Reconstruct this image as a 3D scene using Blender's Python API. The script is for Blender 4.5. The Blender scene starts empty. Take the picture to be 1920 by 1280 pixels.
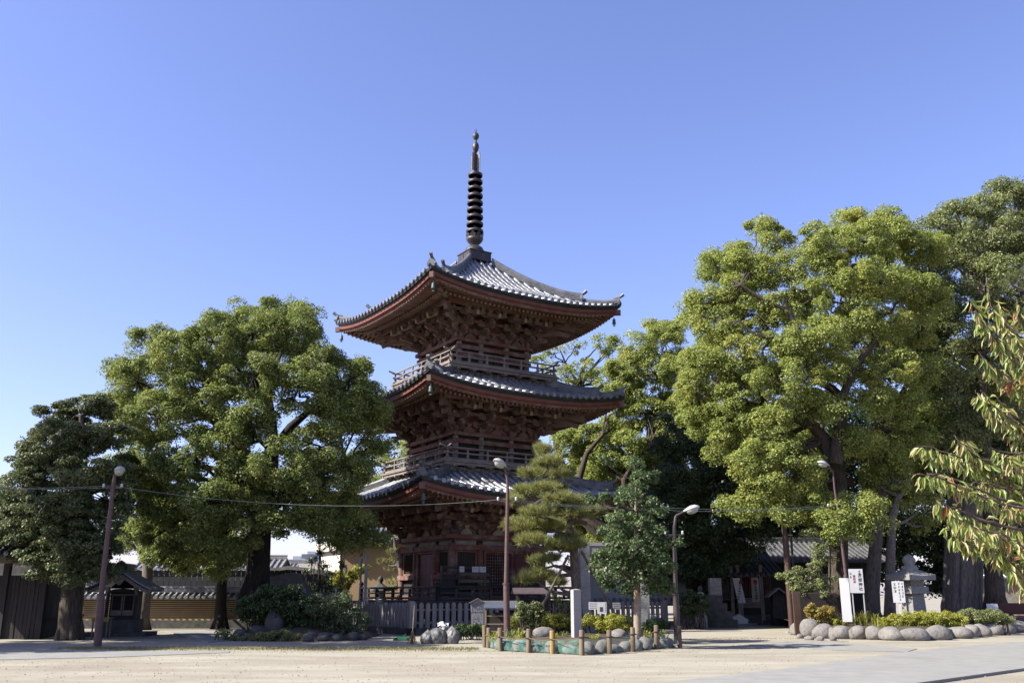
import bpy, bmesh, math, random
import numpy as np
from math import sin, cos, pi, radians, sqrt, atan, tan
from mathutils import Vector, Matrix

# ---------------------------------------------------------------- camera, sky, sun, exposure
S = bpy.context.scene
COL = S.collection
F_PX, HZ, EYE = 1750.0, 475.0, 1.6          # focal length in px of the 1920 px frame, horizon below centre, eye height
PITCH = atan(HZ / F_PX)
cam = bpy.data.cameras.new('camera'); camo = bpy.data.objects.new('camera', cam); COL.objects.link(camo)
cam.sensor_width = 36.0; cam.lens = 36.0 * F_PX / 1920.0
cam.clip_start = 0.1; cam.clip_end = 3000
camo.location = (0, 0, EYE); camo.rotation_euler = (pi/2 + PITCH, 0, 0)
S.camera = camo

SUN_EL, SUN_PSI = radians(39.0), radians(17.0)   # sun on the left, a little behind the camera
w = bpy.data.worlds.new('World'); S.world = w; w.use_nodes = True
nt = w.node_tree
sky = nt.nodes.new('ShaderNodeTexSky'); sky.sky_type = 'NISHITA'; sky.sun_disc = False
sky.sun_elevation = SUN_EL; sky.sun_rotation = radians(270) - SUN_PSI
sky.altitude = 0; sky.air_density = 1.0; sky.dust_density = 0.9; sky.ozone_density = 3.0
bg = nt.nodes['Background']; bg.inputs[1].default_value = 0.088
tint = nt.nodes.new('ShaderNodeMix'); tint.data_type = 'RGBA'; tint.blend_type = 'MULTIPLY'
tint.inputs[0].default_value = 1.0
tint.inputs[7].default_value = (1.03, 0.90, 1.13, 1)
nt.links.new(sky.outputs[0], tint.inputs[6]); nt.links.new(tint.outputs[2], bg.inputs[0])
sl = bpy.data.lights.new('sun', 'SUN'); slo = bpy.data.objects.new('sun', sl); COL.objects.link(slo)
sl.energy = 5.0; sl.angle = radians(0.53); sl.color = (1.0, 0.96, 0.85)
SUN_DIR = Vector((-cos(SUN_PSI)*cos(SUN_EL), -sin(SUN_PSI)*cos(SUN_EL), sin(SUN_EL)))
slo.rotation_euler = (-SUN_DIR).to_track_quat('-Z', 'Y').to_euler(); slo.location = SUN_DIR * 60
S.view_settings.view_transform = 'Standard'; S.view_settings.look = 'None'
S.view_settings.gamma = 1; S.view_settings.exposure = 1.47

# ---------------------------------------------------------------- helpers
_c, _s = cos(PITCH), sin(PITCH)
def at(x, y, Y):
    """world point at depth Y seen at photo pixel x, y"""
    dx = (x-960)/F_PX; dy = (640-y)/F_PX; t = Y/(_c-dy*_s)
    return Vector((dx*t, Y, EYE+t*(_s+dy*_c)))
def gp(x, y, z=0.0):
    """ground point (height z) seen at photo pixel x, y"""
    dx = (x-960)/F_PX; dy = (640-y)/F_PX; t = (z-EYE)/(_s+dy*_c)
    return Vector((dx*t, t*(_c-dy*_s), z))
def ppm(Y):            # pixels per metre at depth Y (near the horizon)
    return F_PX/(Y*_c) * (1/(1+_s*_s/_c/_c)) if False else F_PX*_c/Y

def link(o, parent=None):
    COL.objects.link(o)
    if parent is not None: o.parent = parent
    return o
def tag(o, label=None, cat=None, group=None, kind=None):
    if label: o['label'] = label
    if cat: o['category'] = cat
    if group: o['group'] = group
    if kind: o['kind'] = kind
    return o
def thing(name, label, cat, loc=(0, 0, 0), rz=0.0, group=None):
    o = bpy.data.objects.new(name, None); COL.objects.link(o)
    o.location = loc; o.rotation_euler = (0, 0, rz); o.empty_display_size = 0.2
    return tag(o, label, cat, group)

class MB:
    """collects shapes, links them as ONE mesh"""
    def __init__(self): self.v = []; self.f = []; self.M = None; self.sm = []; self.mi = []; self.cur = 0
    def add(self, vs, fs, smooth=False):
        n = len(self.v)
        if self.M is not None: vs = [self.M @ Vector(p) for p in vs]
        self.v.extend([tuple(p) for p in vs]); self.f.extend([tuple(i+n for i in q) for q in fs])
        self.sm.extend([smooth]*len(fs)); self.mi.extend([self.cur]*len(fs)); return self
    def box(self, c, s, rz=0.0, rx=0.0, ry=0.0, taper=1.0):
        hx, hy, hz = s[0]/2, s[1]/2, s[2]/2
        R = Matrix.Rotation(rz, 3, 'Z') @ Matrix.Rotation(ry, 3, 'Y') @ Matrix.Rotation(rx, 3, 'X') if (rz or rx or ry) else None
        vs = []
        for k in (-1, 1):
            t = taper if k > 0 else 1.0
            for a, b in ((-1, -1), (1, -1), (1, 1), (-1, 1)):
                p = Vector((a*hx*t, b*hy*t, k*hz))
                if R is not None: p = R @ p
                vs.append((p[0]+c[0], p[1]+c[1], p[2]+c[2]))
        return self.add(vs, [(3, 2, 1, 0), (4, 5, 6, 7), (0, 1, 5, 4), (1, 2, 6, 5), (2, 3, 7, 6), (3, 0, 4, 7)])
    def beam(self, a, b, wd, ht, up=(0, 0, 1)):
        """rectangular bar from a to b, wd wide, ht high (centred)"""
        a = Vector(a); b = Vector(b); d = (b-a).normalized(); s = d.cross(Vector(up))
        if s.length < 1e-6: s = Vector((1, 0, 0))
        s.normalize(); u = s.cross(d)
        vs = []
        for p in (a, b):
            for i, j in ((-1, -1), (1, -1), (1, 1), (-1, 1)): vs.append(p + s*(i*wd/2) + u*(j*ht/2))
        return self.add(vs, [(0, 1, 2, 3), (7, 6, 5, 4), (1, 0, 4, 5), (2, 1, 5, 6), (3, 2, 6, 7), (0, 3, 7, 4)])
    def tube(self, pts, rad, n=8, cap=True, smooth=True):
        pts = [Vector(p) for p in pts]
        if not hasattr(rad, '__len__'): rad = [rad]*len(pts)
        vs = []; fs = []; ref = None
        for i, p in enumerate(pts):
            d = (pts[min(i+1, len(pts)-1)] - pts[max(i-1, 0)])
            d = d.normalized() if d.length > 1e-9 else Vector((0, 0, 1))
            if ref is None:
                ref = Vector((1, 0, 0)) if abs(d.x) < .8 else Vector((0, 1, 0))
            ref = (ref - d*ref.dot(d))
            ref = ref.normalized() if ref.length > 1e-6 else d.orthogonal().normalized()
            b = d.cross(ref)
            for k in range(n):
                a = 2*pi*k/n; vs.append(p + (ref*cos(a) + b*sin(a))*rad[i])
        for i in range(len(pts)-1):
            for k in range(n):
                k2 = (k+1) % n; fs.append((i*n+k, i*n+k2, (i+1)*n+k2, (i+1)*n+k))
        self.add(vs, fs, smooth)
        if cap:
            m = len(pts)-1
            self.add(vs[:n], [tuple(range(n-1, -1, -1))]); self.add(vs[m*n:], [tuple(range(n))])
        return self
    def lathe(self, prof, c=(0, 0, 0), n=16, smooth=True):
        vs = []; fs = []
        for r, z in prof:
            for k in range(n):
                a = 2*pi*k/n; vs.append((c[0]+r*cos(a), c[1]+r*sin(a), c[2]+z))
        for i in range(len(prof)-1):
            for k in range(n):
                k2 = (k+1) % n; fs.append((i*n+k, i*n+k2, (i+1)*n+k2, (i+1)*n+k))
        self.add(vs, fs, smooth); m = len(prof)-1
        if prof[0][0] > 1e-4: self.add(vs[:n], [tuple(range(n-1, -1, -1))])
        if prof[m][0] > 1e-4: self.add(vs[m*n:], [tuple(range(n))])
        return self
    def prism(self, outl, y0, y1, plane='xz'):
        """2-D outline (list of x,z) extruded from y0 to y1 (plane xz), or z0..z1 (plane xy)"""
        n = len(outl); vs = []
        for y in (y0, y1):
            for p, q in outl: vs.append((p, y, q) if plane == 'xz' else ((p, q, y) if plane == 'xy' else (y, p, q)))
        fs = [tuple(range(n)), tuple(range(2*n-1, n-1, -1))]
        for i in range(n):
            j = (i+1) % n; fs.append((j, i, n+i, n+j))
        return self.add(vs, fs)
    def grid(self, P, smooth=True):
        """P[i][j] points"""
        m, n = len(P), len(P[0]); vs = [p for r in P for p in r]
        fs = [(i*n+j, i*n+j+1, (i+1)*n+j+1, (i+1)*n+j) for i in range(m-1) for j in range(n-1)]
        return self.add(vs, fs, smooth)
    def build(self, name, m, parent=None, fix=True):
        me = bpy.data.meshes.new(name); me.from_pydata(self.v, [], self.f)
        for q in (m if isinstance(m, (list, tuple)) else [m]): me.materials.append(q)
        me.polygons.foreach_set('material_index', self.mi)
        me.polygons.foreach_set('use_smooth', self.sm)
        if fix:
            bm = bmesh.new(); bm.from_mesh(me); bmesh.ops.recalc_face_normals(bm, faces=bm.faces); bm.to_mesh(me); bm.free()
        me.update()
        return link(bpy.data.objects.new(name, me), parent)

def quads_mesh(name, V, m, parent=None, nper=4):
    """V (N, nper, 3) -> one mesh of N separate faces"""
    N = V.shape[0]; me = bpy.data.meshes.new(name)
    me.vertices.add(N*nper); me.vertices.foreach_set('co', V.reshape(-1).astype(np.float32))
    me.loops.add(N*nper); me.loops.foreach_set('vertex_index', np.arange(N*nper, dtype=np.int32))
    me.polygons.add(N); me.polygons.foreach_set('loop_start', np.arange(0, N*nper, nper, dtype=np.int32))
    me.polygons.foreach_set('loop_total', np.full(N, nper, dtype=np.int32))
    me.update(calc_edges=True); me.materials.append(m)
    return link(bpy.data.objects.new(name, me), parent)

# ---------------------------------------------------------------- materials
ALB = .57; LALB = .92
def hexc(r, g, b): return (r, g, b, 1)
def M(name, c1, c2=None, scale=4.0, rough=.75, bump=0.0, stretch=(1, 1, 1), spec=.3, metal=0.0, lo=.35, hi=.65, detail=6,
      c3=None, s3=.6, lo3=.55, hi3=.7, bscale=None):
    m = bpy.data.materials.new(name); m.use_nodes = True; n = m.node_tree; N = n.nodes; L = n.links
    P = N['Principled BSDF']; P.inputs['Roughness'].default_value = rough; P.inputs['Metallic'].default_value = metal
    P.inputs['Specular IOR Level'].default_value = spec
    c2 = c2 or tuple(x*.75 for x in c1); c1 = tuple(x*ALB for x in c1); c2 = tuple(x*ALB for x in c2); c3 = tuple(x*ALB for x in c3) if c3 else None
    tc = N.new('ShaderNodeTexCoord'); mp = N.new('ShaderNodeMapping'); mp.inputs['Scale'].default_value = stretch
    L.new(tc.outputs['Object'], mp.inputs[0])
    nz = N.new('ShaderNodeTexNoise'); nz.inputs['Scale'].default_value = scale; nz.inputs['Detail'].default_value = detail
    L.new(mp.outputs[0], nz.inputs['Vector'])
    cr = N.new('ShaderNodeValToRGB'); cr.color_ramp.elements[0].position = lo; cr.color_ramp.elements[1].position = hi
    cr.color_ramp.elements[0].color = (*c2, 1); cr.color_ramp.elements[1].color = (*c1, 1)
    L.new(nz.outputs['Fac'], cr.inputs[0]); out = cr.outputs[0]
    if c3:
        n3 = N.new('ShaderNodeTexNoise'); n3.inputs['Scale'].default_value = s3; n3.inputs['Detail'].default_value = 8
        n3.inputs['Roughness'].default_value = .7
        L.new(tc.outputs['Object'], n3.inputs['Vector'])
        r3 = N.new('ShaderNodeMapRange'); r3.inputs[1].default_value = lo3; r3.inputs[2].default_value = hi3
        L.new(n3.outputs['Fac'], r3.inputs[0])
        mx = N.new('ShaderNodeMix'); mx.data_type = 'RGBA'; L.new(r3.outputs[0], mx.inputs[0]); L.new(out, mx.inputs[6])
        mx.inputs[7].default_value = (*c3, 1); out = mx.outputs[2]
    L.new(out, P.inputs['Base Color'])
    if bump:
        bn = nz
        if bscale:
            bn = N.new('ShaderNodeTexNoise'); bn.inputs['Scale'].default_value = bscale; bn.inputs['Detail'].default_value = 6
            L.new(mp.outputs[0], bn.inputs['Vector'])
        b = N.new('ShaderNodeBump'); b.inputs['Strength'].default_value = bump; b.inputs['Distance'].default_value = .03
        L.new(bn.outputs['Fac'], b.inputs['Height']); L.new(b.outputs[0], P.inputs['Normal'])
    return m
def LEAF(name, cols, trans=.3, rough=.45, spec=.45, patch=None, pscale=.35, plo=.5, phi=.7):
    """leaf colours drawn per leaf; patch = colour of whole boughs that turn"""
    m = bpy.data.materials.new(name); m.use_nodes = True; n = m.node_tree; N = n.nodes; L = n.links
    P = N['Principled BSDF']; P.inputs['Roughness'].default_value = rough; P.inputs['Specular IOR Level'].default_value = spec
    cols = [tuple(x*LALB for x in c) for c in cols]; patch = tuple(x*LALB for x in patch) if patch else None
    g = N.new('ShaderNodeNewGeometry'); cr = N.new('ShaderNodeValToRGB'); e = cr.color_ramp.elements
    while len(e) < len(cols): e.new(.5)
    for i, c in enumerate(cols): e[i].position = i/(len(cols)-1); e[i].color = (*c, 1)
    L.new(g.outputs['Random Per Island'], cr.inputs[0]); out = cr.outputs[0]
    if patch:
        tc = N.new('ShaderNodeTexCoord'); nz = N.new('ShaderNodeTexNoise'); nz.inputs['Scale'].default_value = pscale; nz.inputs['Detail'].default_value = 3
        L.new(tc.outputs['Object'], nz.inputs['Vector'])
        r3 = N.new('ShaderNodeMapRange'); r3.inputs[1].default_value = plo; r3.inputs[2].default_value = phi; L.new(nz.outputs['Fac'], r3.inputs[0])
        mx = N.new('ShaderNodeMix'); mx.data_type = 'RGBA'; L.new(r3.outputs[0], mx.inputs[0]); L.new(out, mx.inputs[6]); mx.inputs[7].default_value = (*patch, 1)
        out = mx.outputs[2]
    L.new(out, P.inputs['Base Color'])
    t = N.new('ShaderNodeBsdfTranslucent'); hs = N.new('ShaderNodeHueSaturation'); hs.inputs['Hue'].default_value = .49; hs.inputs['Saturation'].default_value = 1.15; hs.inputs['Value'].default_value = 1.5
    L.new(out, hs.inputs['Color']); L.new(hs.outputs[0], t.inputs[0])
    mix = N.new('ShaderNodeMixShader'); mix.inputs[0].default_value = trans
    L.new(P.outputs[0], mix.inputs[1]); L.new(t.outputs[0], mix.inputs[2]); L.new(mix.outputs[0], N['Material Output'].inputs[0])
    return m

red_wood = M('aged red wood', (.25, .092, .07), (.16, .07, .06), 3, .8, .25, (1, 1, 3), c3=(.29, .24, .21), s3=1.6, lo3=.47, hi3=.66)
red_fascia = M('red lacquered fascia', (.27, .085, .055), (.17, .06, .045), 2.5, .65, .15, (1, 1, 1), c3=(.2, .15, .13), s3=1.1, lo3=.58, hi3=.75)
red_door = M('dull red door', (.15, .035, .035), (.10, .028, .03), 2, .6, .15, (6, 6, 1))
grey_wood = M('weathered grey wood', (.34, .285, .25), (.21, .175, .155), 3, .85, .3, (1, 1, 6), c3=(.15, .075, .06), s3=.9)
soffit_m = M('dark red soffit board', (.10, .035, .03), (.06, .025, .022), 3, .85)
rafter_m = M('faded red-brown rafter', (.30, .15, .11), (.20, .095, .075), 2, .8, .1, c3=(.34, .27, .22), s3=1.2, lo3=.5, hi3=.68)
block_wood = M('pale worn bracket wood', (.27, .17, .135), (.17, .095, .08), 2.2, .85, .3, (1, 1, 1), c3=(.27, .22, .16), s3=1.5, lo3=.5, hi3=.7)
end_wood = M('ochre painted beam ends', (.46, .37, .25), (.34, .27, .19), 4, .8)
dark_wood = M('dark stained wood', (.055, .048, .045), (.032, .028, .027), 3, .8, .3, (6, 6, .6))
black_wood = M('black painted timber', (.03, .03, .034), (.02, .02, .022), 3, .55)
plaster_old = M('stained white plaster', (.42, .38, .31), (.25, .22, .18), 3, .9, .1, c3=(.08, .07, .06), s3=2, lo3=.6, hi3=.72)
tile_mat = M('silvery clay roof tile', (.42, .425, .44), (.24, .245, .26), 1.6, .42, .05, spec=.7, metal=.55, c3=(.05, .052, .056), s3=.8, lo3=.55, hi3=.72)
tile_ridge = M('ridge tile courses', (.20, .205, .215), (.11, .112, .12), 2.5, .5, .15, spec=.5, metal=.2, c3=(.07, .07, .075), s3=1.2)
tile_dark = M('dark tile edge', (.045, .047, .05), (.03, .03, .033), 3, .6)
bronze = M('weathered bronze', (.085, .075, .075), (.05, .04, .042), 5, .5, .1, spec=.5, metal=.35, c3=(.14, .08, .06), s3=2.5, lo3=.55, hi3=.7)
verdigris = M('verdigris bronze', (.14, .22, .20), (.06, .10, .095), 8, .6, .1, spec=.4, metal=.2)
window_in = M('dull green slats', (.075, .062, .04), (.045, .037, .027), 2, .8, .1, (30, 30, .5))
void_dark = M('dark interior board', (.012, .011, .011), (.007, .007, .007), 2, .9)
paper = M('white paper', (.72, .72, .70), (.6, .6, .6), 3, .8)
ink = M('black ink', (.015, .015, .018), (.01, .01, .012), 3, .8)
stone = M('grey granite', (.36, .35, .33), (.24, .235, .23), 14, .85, .25, c3=(.16, .155, .14), s3=1.2, lo3=.52, hi3=.7)
stone_l = M('pale granite', (.52, .50, .49), (.40, .385, .385), 40, .8, .15, c3=(.33, .32, .31), s3=2.0, lo3=.55, hi3=.75)
stone_d = M('dark mossy stone', (.13, .125, .12), (.075, .075, .07), 4, .9, .3, c3=(.05, .06, .035), s3=1.5)
boulder_m = M('rounded river boulder', (.36, .33, .305), (.20, .185, .175), 2.2, .9, .6, c3=(.11, .105, .09), s3=2.6, lo3=.5, hi3=.66, bscale=9)
concrete = M('pale concrete', (.40, .39, .37), (.32, .31, .30), 3, .9, .1, c3=(.27, .26, .25), s3=.4)
# ---------------------------------------------------------------- the pagoda
PX, PY, PA = -2.14, 50.1, radians(33.0)
pag = thing('pagoda', 'three-storey red and grey wooden pagoda with curved tiled roofs and a tall ringed bronze spire', 'pagoda', (PX, PY, 0), PA)
def F4(k): return Matrix.Rotation(k*pi/2, 4, 'Z')     # face k: built for the face looking to local -y

class Roof:
    def __init__(s, H, zmid, lift, d0, ztop, k=.42): s.H, s.zm, s.lift, s.d0, s.zt, s.k = H, zmid, lift, d0, ztop, k
    def eave(s, x): return s.zm + s.lift*(abs(x)/s.H)**2.6
    def z(s, x, d):
        """height of the roof plane at lateral x, outward distance d"""
        t = (d-s.d0)/(s.H-s.d0); t = max(0, min(1.02, t))
        g = (1+s.k)*t - s.k*t*t
        return s.zt - (s.zt-s.zm)*g + s.lift*(min(1.0, abs(x)/s.H)**2.6)*t**1.2

def roof_tiles(R):
    mb = MB()
    n = 13; sp = R.H*2/29.0
    for k in range(4):
        mb.M = F4(k)
        # under-layer of flat tiles
        rows = []
        for i in range(11):
            d = R.d0 + (R.H+.02-R.d0)*i/10
            rows.append([(d*x, -d, R.z(d*x, d)) for x in [j/8-1 for j in range(17)]])
        mb.grid(rows, False)
        # rolls of round tiles, each tile slightly overlapping the next
        for j in range(-14, 15):
            x = j*sp; dmin = max(R.d0, abs(x)+.16)
            if dmin > R.H-.1: continue
            nt_ = max(2, int((R.H-dmin)/.42)); P = []
            for i in range(nt_):
                for q, r in ((0, .078), (.97, .098)):
                    d = dmin + (R.H+.06-dmin)*(i+q)/nt_
                    zc = R.z(x, d)+.015
                    P.append([(x+r*1.05*cos(a), -d, zc+r*1.25*sin(a)) for a in [pi*m/6 for m in range(7)]])
            mb.grid(P, True)
            # round end tile
            zc = R.z(x, R.H)+.035
            mb.tube([(x, -R.H-.02, zc), (x, -R.H-.11, zc)], .105, 10)
        # thick dark edge under the tiles is a part of its own
    return mb
def roof_edge(R, y0, y1, zt, zb):
    """a curved board following the eave of all four sides, from y0 (outer) to y1 (inner) outwards, between heights zt and zb under the eave"""
    mb = MB()
    for k in range(4):
        mb.M = F4(k)
        def ring(off, dz):
            a = R.H+off
            return [(a*x, -a, R.eave(x*R.H)+dz) for x in [j/16-1 for j in range(33)]]
        T, B = ring(y0, zt), ring(y0-.03, zb); Ti, Bi = ring(y1, zt), ring(y1, zb)
        mb.grid([T, B], True); mb.grid([B, Bi], True); mb.grid([Ti, T], True); mb.grid([Bi, Ti], True)
    return mb
def hip_ridges(R, parent, top):
    for k in range(4):
        e = MB(); e.M = F4(k) @ Matrix.Rotation(-pi/4, 4, 'Z')     # along the hip: local -y direction is the corner
        q = sqrt(2)
        def zz(d): return R.z(d, d)
        d1 = R.d0 + (R.H-R.d0)*.70
        def course(da, db, h, wd, name):
            pts = [da+(db-da)*i/9 for i in range(10)]
            L = MB(); L.M = e.M
            nl = max(3, int(h/.075))
            for lv in range(nl):
                z_a = h*lv/nl; z_b = h*(lv+1)/nl; ww = wd*(1-.35*lv/nl)
                A = [[(sx, -d*q, zz(d)-.04+e_+.10*((i/9)**4)) for sx, e_ in ((-ww*.40, z_a), (-ww*.40, z_a+.022), (-ww/2, z_a+.026), (-ww/2, z_b), (ww/2, z_b), (ww/2, z_a+.026), (ww*.40, z_a+.022), (ww*.40, z_a))] for i, d in enumerate(pts)]
                L.grid(A, False)
                L.add(A[-1], [tuple(range(8))])
            r = wd*.36
            L.grid([[(r*cos(a), -d*q, zz(d)-.04+h+.10*((i/9)**4)+r*sin(a)) for a in [pi*m/6 for m in range(7)]] for i, d in enumerate(pts)], True)
            o = L.build('ridge', tile_ridge, parent)
            return o
        r1 = course(R.d0+.02, d1, .36, .34, 'ridge')
        r2 = course(d1+.02, R.H-.12, .22, .28, 'ridge')
        for o, d, h, sc in ((r1, d1, .36, .85), (r2, R.H-.10, .22, .75)):
            g = MB(); g.M = e.M; z0 = zz(d)-.02
            # demon tile: flared shield with horn and a raised round cap tile
            sh = [(-.30, 0), (-.34, .18), (-.24, .36), (-.15, .52), (0, .60), (.15, .52), (.24, .36), (.34, .18), (.30, 0)]
            g.prism([(x*sc, z0+z*sc) for x, z in sh], -(d*q)-.10, -(d*q)+.02)
            g.tube([(0, -d*q+.25, z0+.50*sc), (0, -d*q-.05, z0+.58*sc), (0, -d*q-.20, z0+.68*sc), (0, -d*q-.30, z0+.80*sc)], [.08*sc, .10*sc, .11*sc, .125*sc], 10)
            g.tube([(-.2*sc, -d*q-.02, z0+.12), (-.2*sc, -d*q-.17, z0+.12)], .09*sc, 10); g.tube([(.2*sc, -d*q-.02, z0+.12), (.2*sc, -d*q-.17, z0+.12)], .09*sc, 10)
            g.build('ridge_end_tile', tile_ridge, parent)

def rafters(R, o_p, z_p, wall, k):
    """two tiers of rafters for face k; o_p purlin distance, z_p purlin top; the flying rafters reach the fascia"""
    mb = MB(); mb.M = F4(k); en = mb
    H = R.H; sp = .255; n = int((H-.35)/sp)
    dm = o_p + (H-.35-o_p)*.52
    for j in range(-n, n+1):
        x = (j+.0)*sp; a = abs(x)
        zo = R.eave(x)-.50; lf = R.eave(x)-R.zm
        zi = z_p + lf*.55
        zm_ = zi + (zo-zi)*.50
        i0 = max(dm-.25, a+.05)
        if i0 < H-.32: mb.beam((x, -i0, zm_+.10-(i0-dm)*.05), (x, -(H-.22), zo), .11, .12)
        i1 = max(wall, a+.05)
        if i1 < dm:
            zin = zi + (zi-(zm_-.13))/(dm-o_p)*(o_p-i1) if True else 0
            mb.beam((x, -i1, zin), (x, -dm, zm_-.11), .115, .13)
            en.cur = 1; en.box((x, -dm-.004, zm_-.11), (.105, .014, .125)); en.cur = 0
    return mb, en
def eave_soffit(R, o_p, z_p, wall, k):
    """boards above the rafters"""
    mb = MB(); mb.M = F4(k); H = R.H; dm = o_p+(H-.35-o_p)*.52
    cols = []
    for d, mode in ((wall, 0), (o_p, 1), (dm, 2), (H-.08, 3)):
        row = []
        for j in range(17):
            x = (j/8-1)*d; xe = x/d*H if d else 0
            lf = R.eave(x)-R.zm; zo = R.eave(x)-.50; zi = z_p+lf*.55; zm_ = zi+(zo-zi)*.5
            z = {0: zi + (zi-(zm_-.13))/(dm-o_p)*(o_p-wall)+.07, 1: zi+.07, 2: zm_+.02, 3: zo+.10}[mode]
            row.append((x, -d, z))
        cols.append(row)
    mb.grid(cols, True)
    # the kioi board that carries the flying rafters
    mb2 = MB(); mb2.M = F4(k); A = []
    for j in range(33):
        x = (j/16-1)*(dm-.04); lf = R.eave(x)-R.zm; zo = R.eave(x)-.5; zi = z_p+lf*.55; zm_ = zi+(zo-zi)*.5
        A.append([(x, -dm+.16, zm_-.05), (x, -dm+.04, zm_-.05), (x, -dm+.04, zm_+.10), (x, -dm+.16, zm_+.10)])
    mb2.grid(A, False)
    return mb, mb2

def masu(mb, x, y, z, s=.24):
    """bearing block: square top, cut-in foot"""
    h = s*.75
    mb.box((x, y, z+h*.72), (s, s, h*.56)); mb.box((x, y, z+h*.22), (s*.62, s*.62, h*.44), taper=1.5)
    return z+h
def arm(mb, c, L, ax, wd=.15, ht=.17):
    """bracket arm: boat-shaped, undersides of both ends cut away"""
    out = [(-L/2, ht), (-L/2, ht*.45), (-L/2+ht*.9, 0), (L/2-ht*.9, 0), (L/2, ht*.45), (L/2, ht)]
    old = mb.M; T = Matrix.Translation(Vector(c)) @ (Matrix.Rotation(pi/2, 4, 'Z') if ax == 'y' else (Matrix.Rotation(ax, 4, 'Z') if ax != 'x' else Matrix.Identity(4)))
    mb.M = (old @ T) if old is not None else T
    mb.prism(out, -wd/2, wd/2); mb.M = old

def storey_eaves(R, wall, z0, parent, cols):
    """three-stepped brackets, purlin, rafters, fascia, roof and ridges over one storey. z0 = top of the plate on the columns"""
    o_p = wall + 1.62; z_p = R.zm - .50 + .42        # purlin top
    steps = 3; rise = (z_p - .30 - z0)/ (steps + .35)
    for k in range(4):
        # background boards and the through beams of each step
        b = MB(); b.M = F4(k)
        b.box((0, -wall+.14, (z0+z_p)/2+.1), (wall*2-.3, .06, z_p-z0+.25)); b.build('infill_wall', red_wood, parent)
        t = MB(); t.M = F4(k)
        for i in range(steps+1):
            o = wall + .54*i*.98; zz = z0 + .26 + rise*(i+.62)
            if i < steps: t.box((0, -o, zz), (2*o+.5, .13, .15))
        t.box((0, -o_p, z_p-.14), (2*o_p+.5, .19, .26))
        t.build('purlin_beam', red_wood, parent)
        for xb in cols:
            bl = MB(); bl.M = F4(k)       # small blocks under the purlin
            for dx in (-.42, 0, .42):
                masu(bl, xb*1.0+dx, -o_p, z_p-.27-.2, .25)
            arm(bl, (xb, -o_p, z_p-.27-.36), 1.15, 'x'); bl.build('purlin_bracket', block_wood, parent)
        # bracket clusters on the columns
        for xb in cols:
            c = MB(); c.M = F4(k); zc = masu(c, xb, -wall, z0, .42)
            for i in range(steps):
                o = wall + .54*i; za = z0 + .26 + rise*i
                arm(c, (xb, -o, za), .95+.1*i, 'x'); 
                for dx in (-.40, 0, .40): masu(c, xb+dx, -o, za+.17, .23)
                arm(c, (xb, -(wall+o+.54)/2+.1, za), (o+.54-wall)+.75, 'y', .16, .18)
                masu(c, xb, -(o+.54), za+.17, .23)
            c.build('bracket_cluster', block_wood, parent)
            d = MB(); d.M = F4(k)             # tail rafter poking out and down
            d.beam((xb, -wall+.1, z_p+.10), (xb, -(o_p+.28), z_p-.60), .15, .21); tl = d.build('tail_rafter', red_wood, parent)
            d2 = MB(); d2.M = F4(k); dd = Vector((0, -(o_p+.28-wall+.1), -.70)).normalized()
            p = Vector((xb, -(o_p+.28), z_p-.60)); d2.beam(p, p+dd*.02, .152, .212); d2.build('beam_end', end_wood, tl)
        # frog-leg struts between the columns
        sc_ = sorted(cols)
        for xa in [(sc_[i]+sc_[i+1])/2 for i in range(len(sc_)-1)]:
            fr = MB(); fr.M = F4(k); fr.prism([(xa-.34, z0+.02), (xa-.30, z0+.16), (xa-.12, z0+.30), (xa+.12, z0+.30), (xa+.30, z0+.16), (xa+.34, z0+.02)], -wall-.02, -wall+.1)
            masu(fr, xa, -wall+.02, z0+.30, .24); fr.build('frog_leg_strut', end_wood if z0 < 5 else block_wood, parent)
        # corner set along the diagonal
        c = MB(); c.M = F4(k) @ Matrix.Rotation(-pi/4, 4, 'Z'); q = sqrt(2)
        masu(c, 0, -wall*q, z0, .46)
        for i in range(steps):
            o = wall+.54*i; za = z0+.26+rise*i
            arm(c, (0, -(wall+o+.54)*q/2, za), (o+.54-wall)*q+.8, 'y', .18, .19); masu(c, 0, -(o+.54)*q, za+.18, .27)
        c.build('bracket_cluster', block_wood, parent)
        d = MB(); d.M = c.M
        d.beam((0, -wall*q, z_p+.05), (0, -(o_p+.3)*q, z_p-.62), .19, .26); d.beam((0, -(wall+.2)*q, z_p-.30), (0, -(o_p+.05)*q, z_p-.95), .17, .22)
        tl = d.build('tail_rafter', block_wood, parent)
        # hip rafter under the corner
        h = MB(); h.M = c.M; ze = R.eave(R.H)
        h.beam((0, -o_p*q, z_p+.02), (0, -(o_p+(R.H-o_p)*.55)*q, (z_p+ze-.55)/2+.02), .22, .30); h.beam((0, -(o_p+(R.H-o_p)*.42)*q, (z_p+ze-.55)/2+.20), (0, -(R.H-.02)*q, ze-.45), .20, .28)
        h.build('hip_rafter', block_wood, parent)
        r, en = rafters(R, o_p, z_p, wall, k); r.build('rafters', [rafter_m, end_wood], parent)
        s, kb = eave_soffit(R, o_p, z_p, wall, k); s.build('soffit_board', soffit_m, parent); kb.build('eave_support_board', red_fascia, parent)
    rf = roof_tiles(R).build('tiled_roof', tile_mat, parent)
    roof_edge(R, .02, -.25, .0, -.13).build('eave_edge', tile_dark, rf)
    roof_edge(R, -.10, -.30, -.13, -.22).build('eave_edge', tile_dark, rf)
    roof_edge(R, -.13, -.34, -.22, -.44).build('fascia', red_fascia, parent)
    roof_edge(R, -.20, -.40, -.44, -.54).build('fascia', red_wood, parent)
    hip_ridges(R, rf, 0)
    return rf

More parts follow.
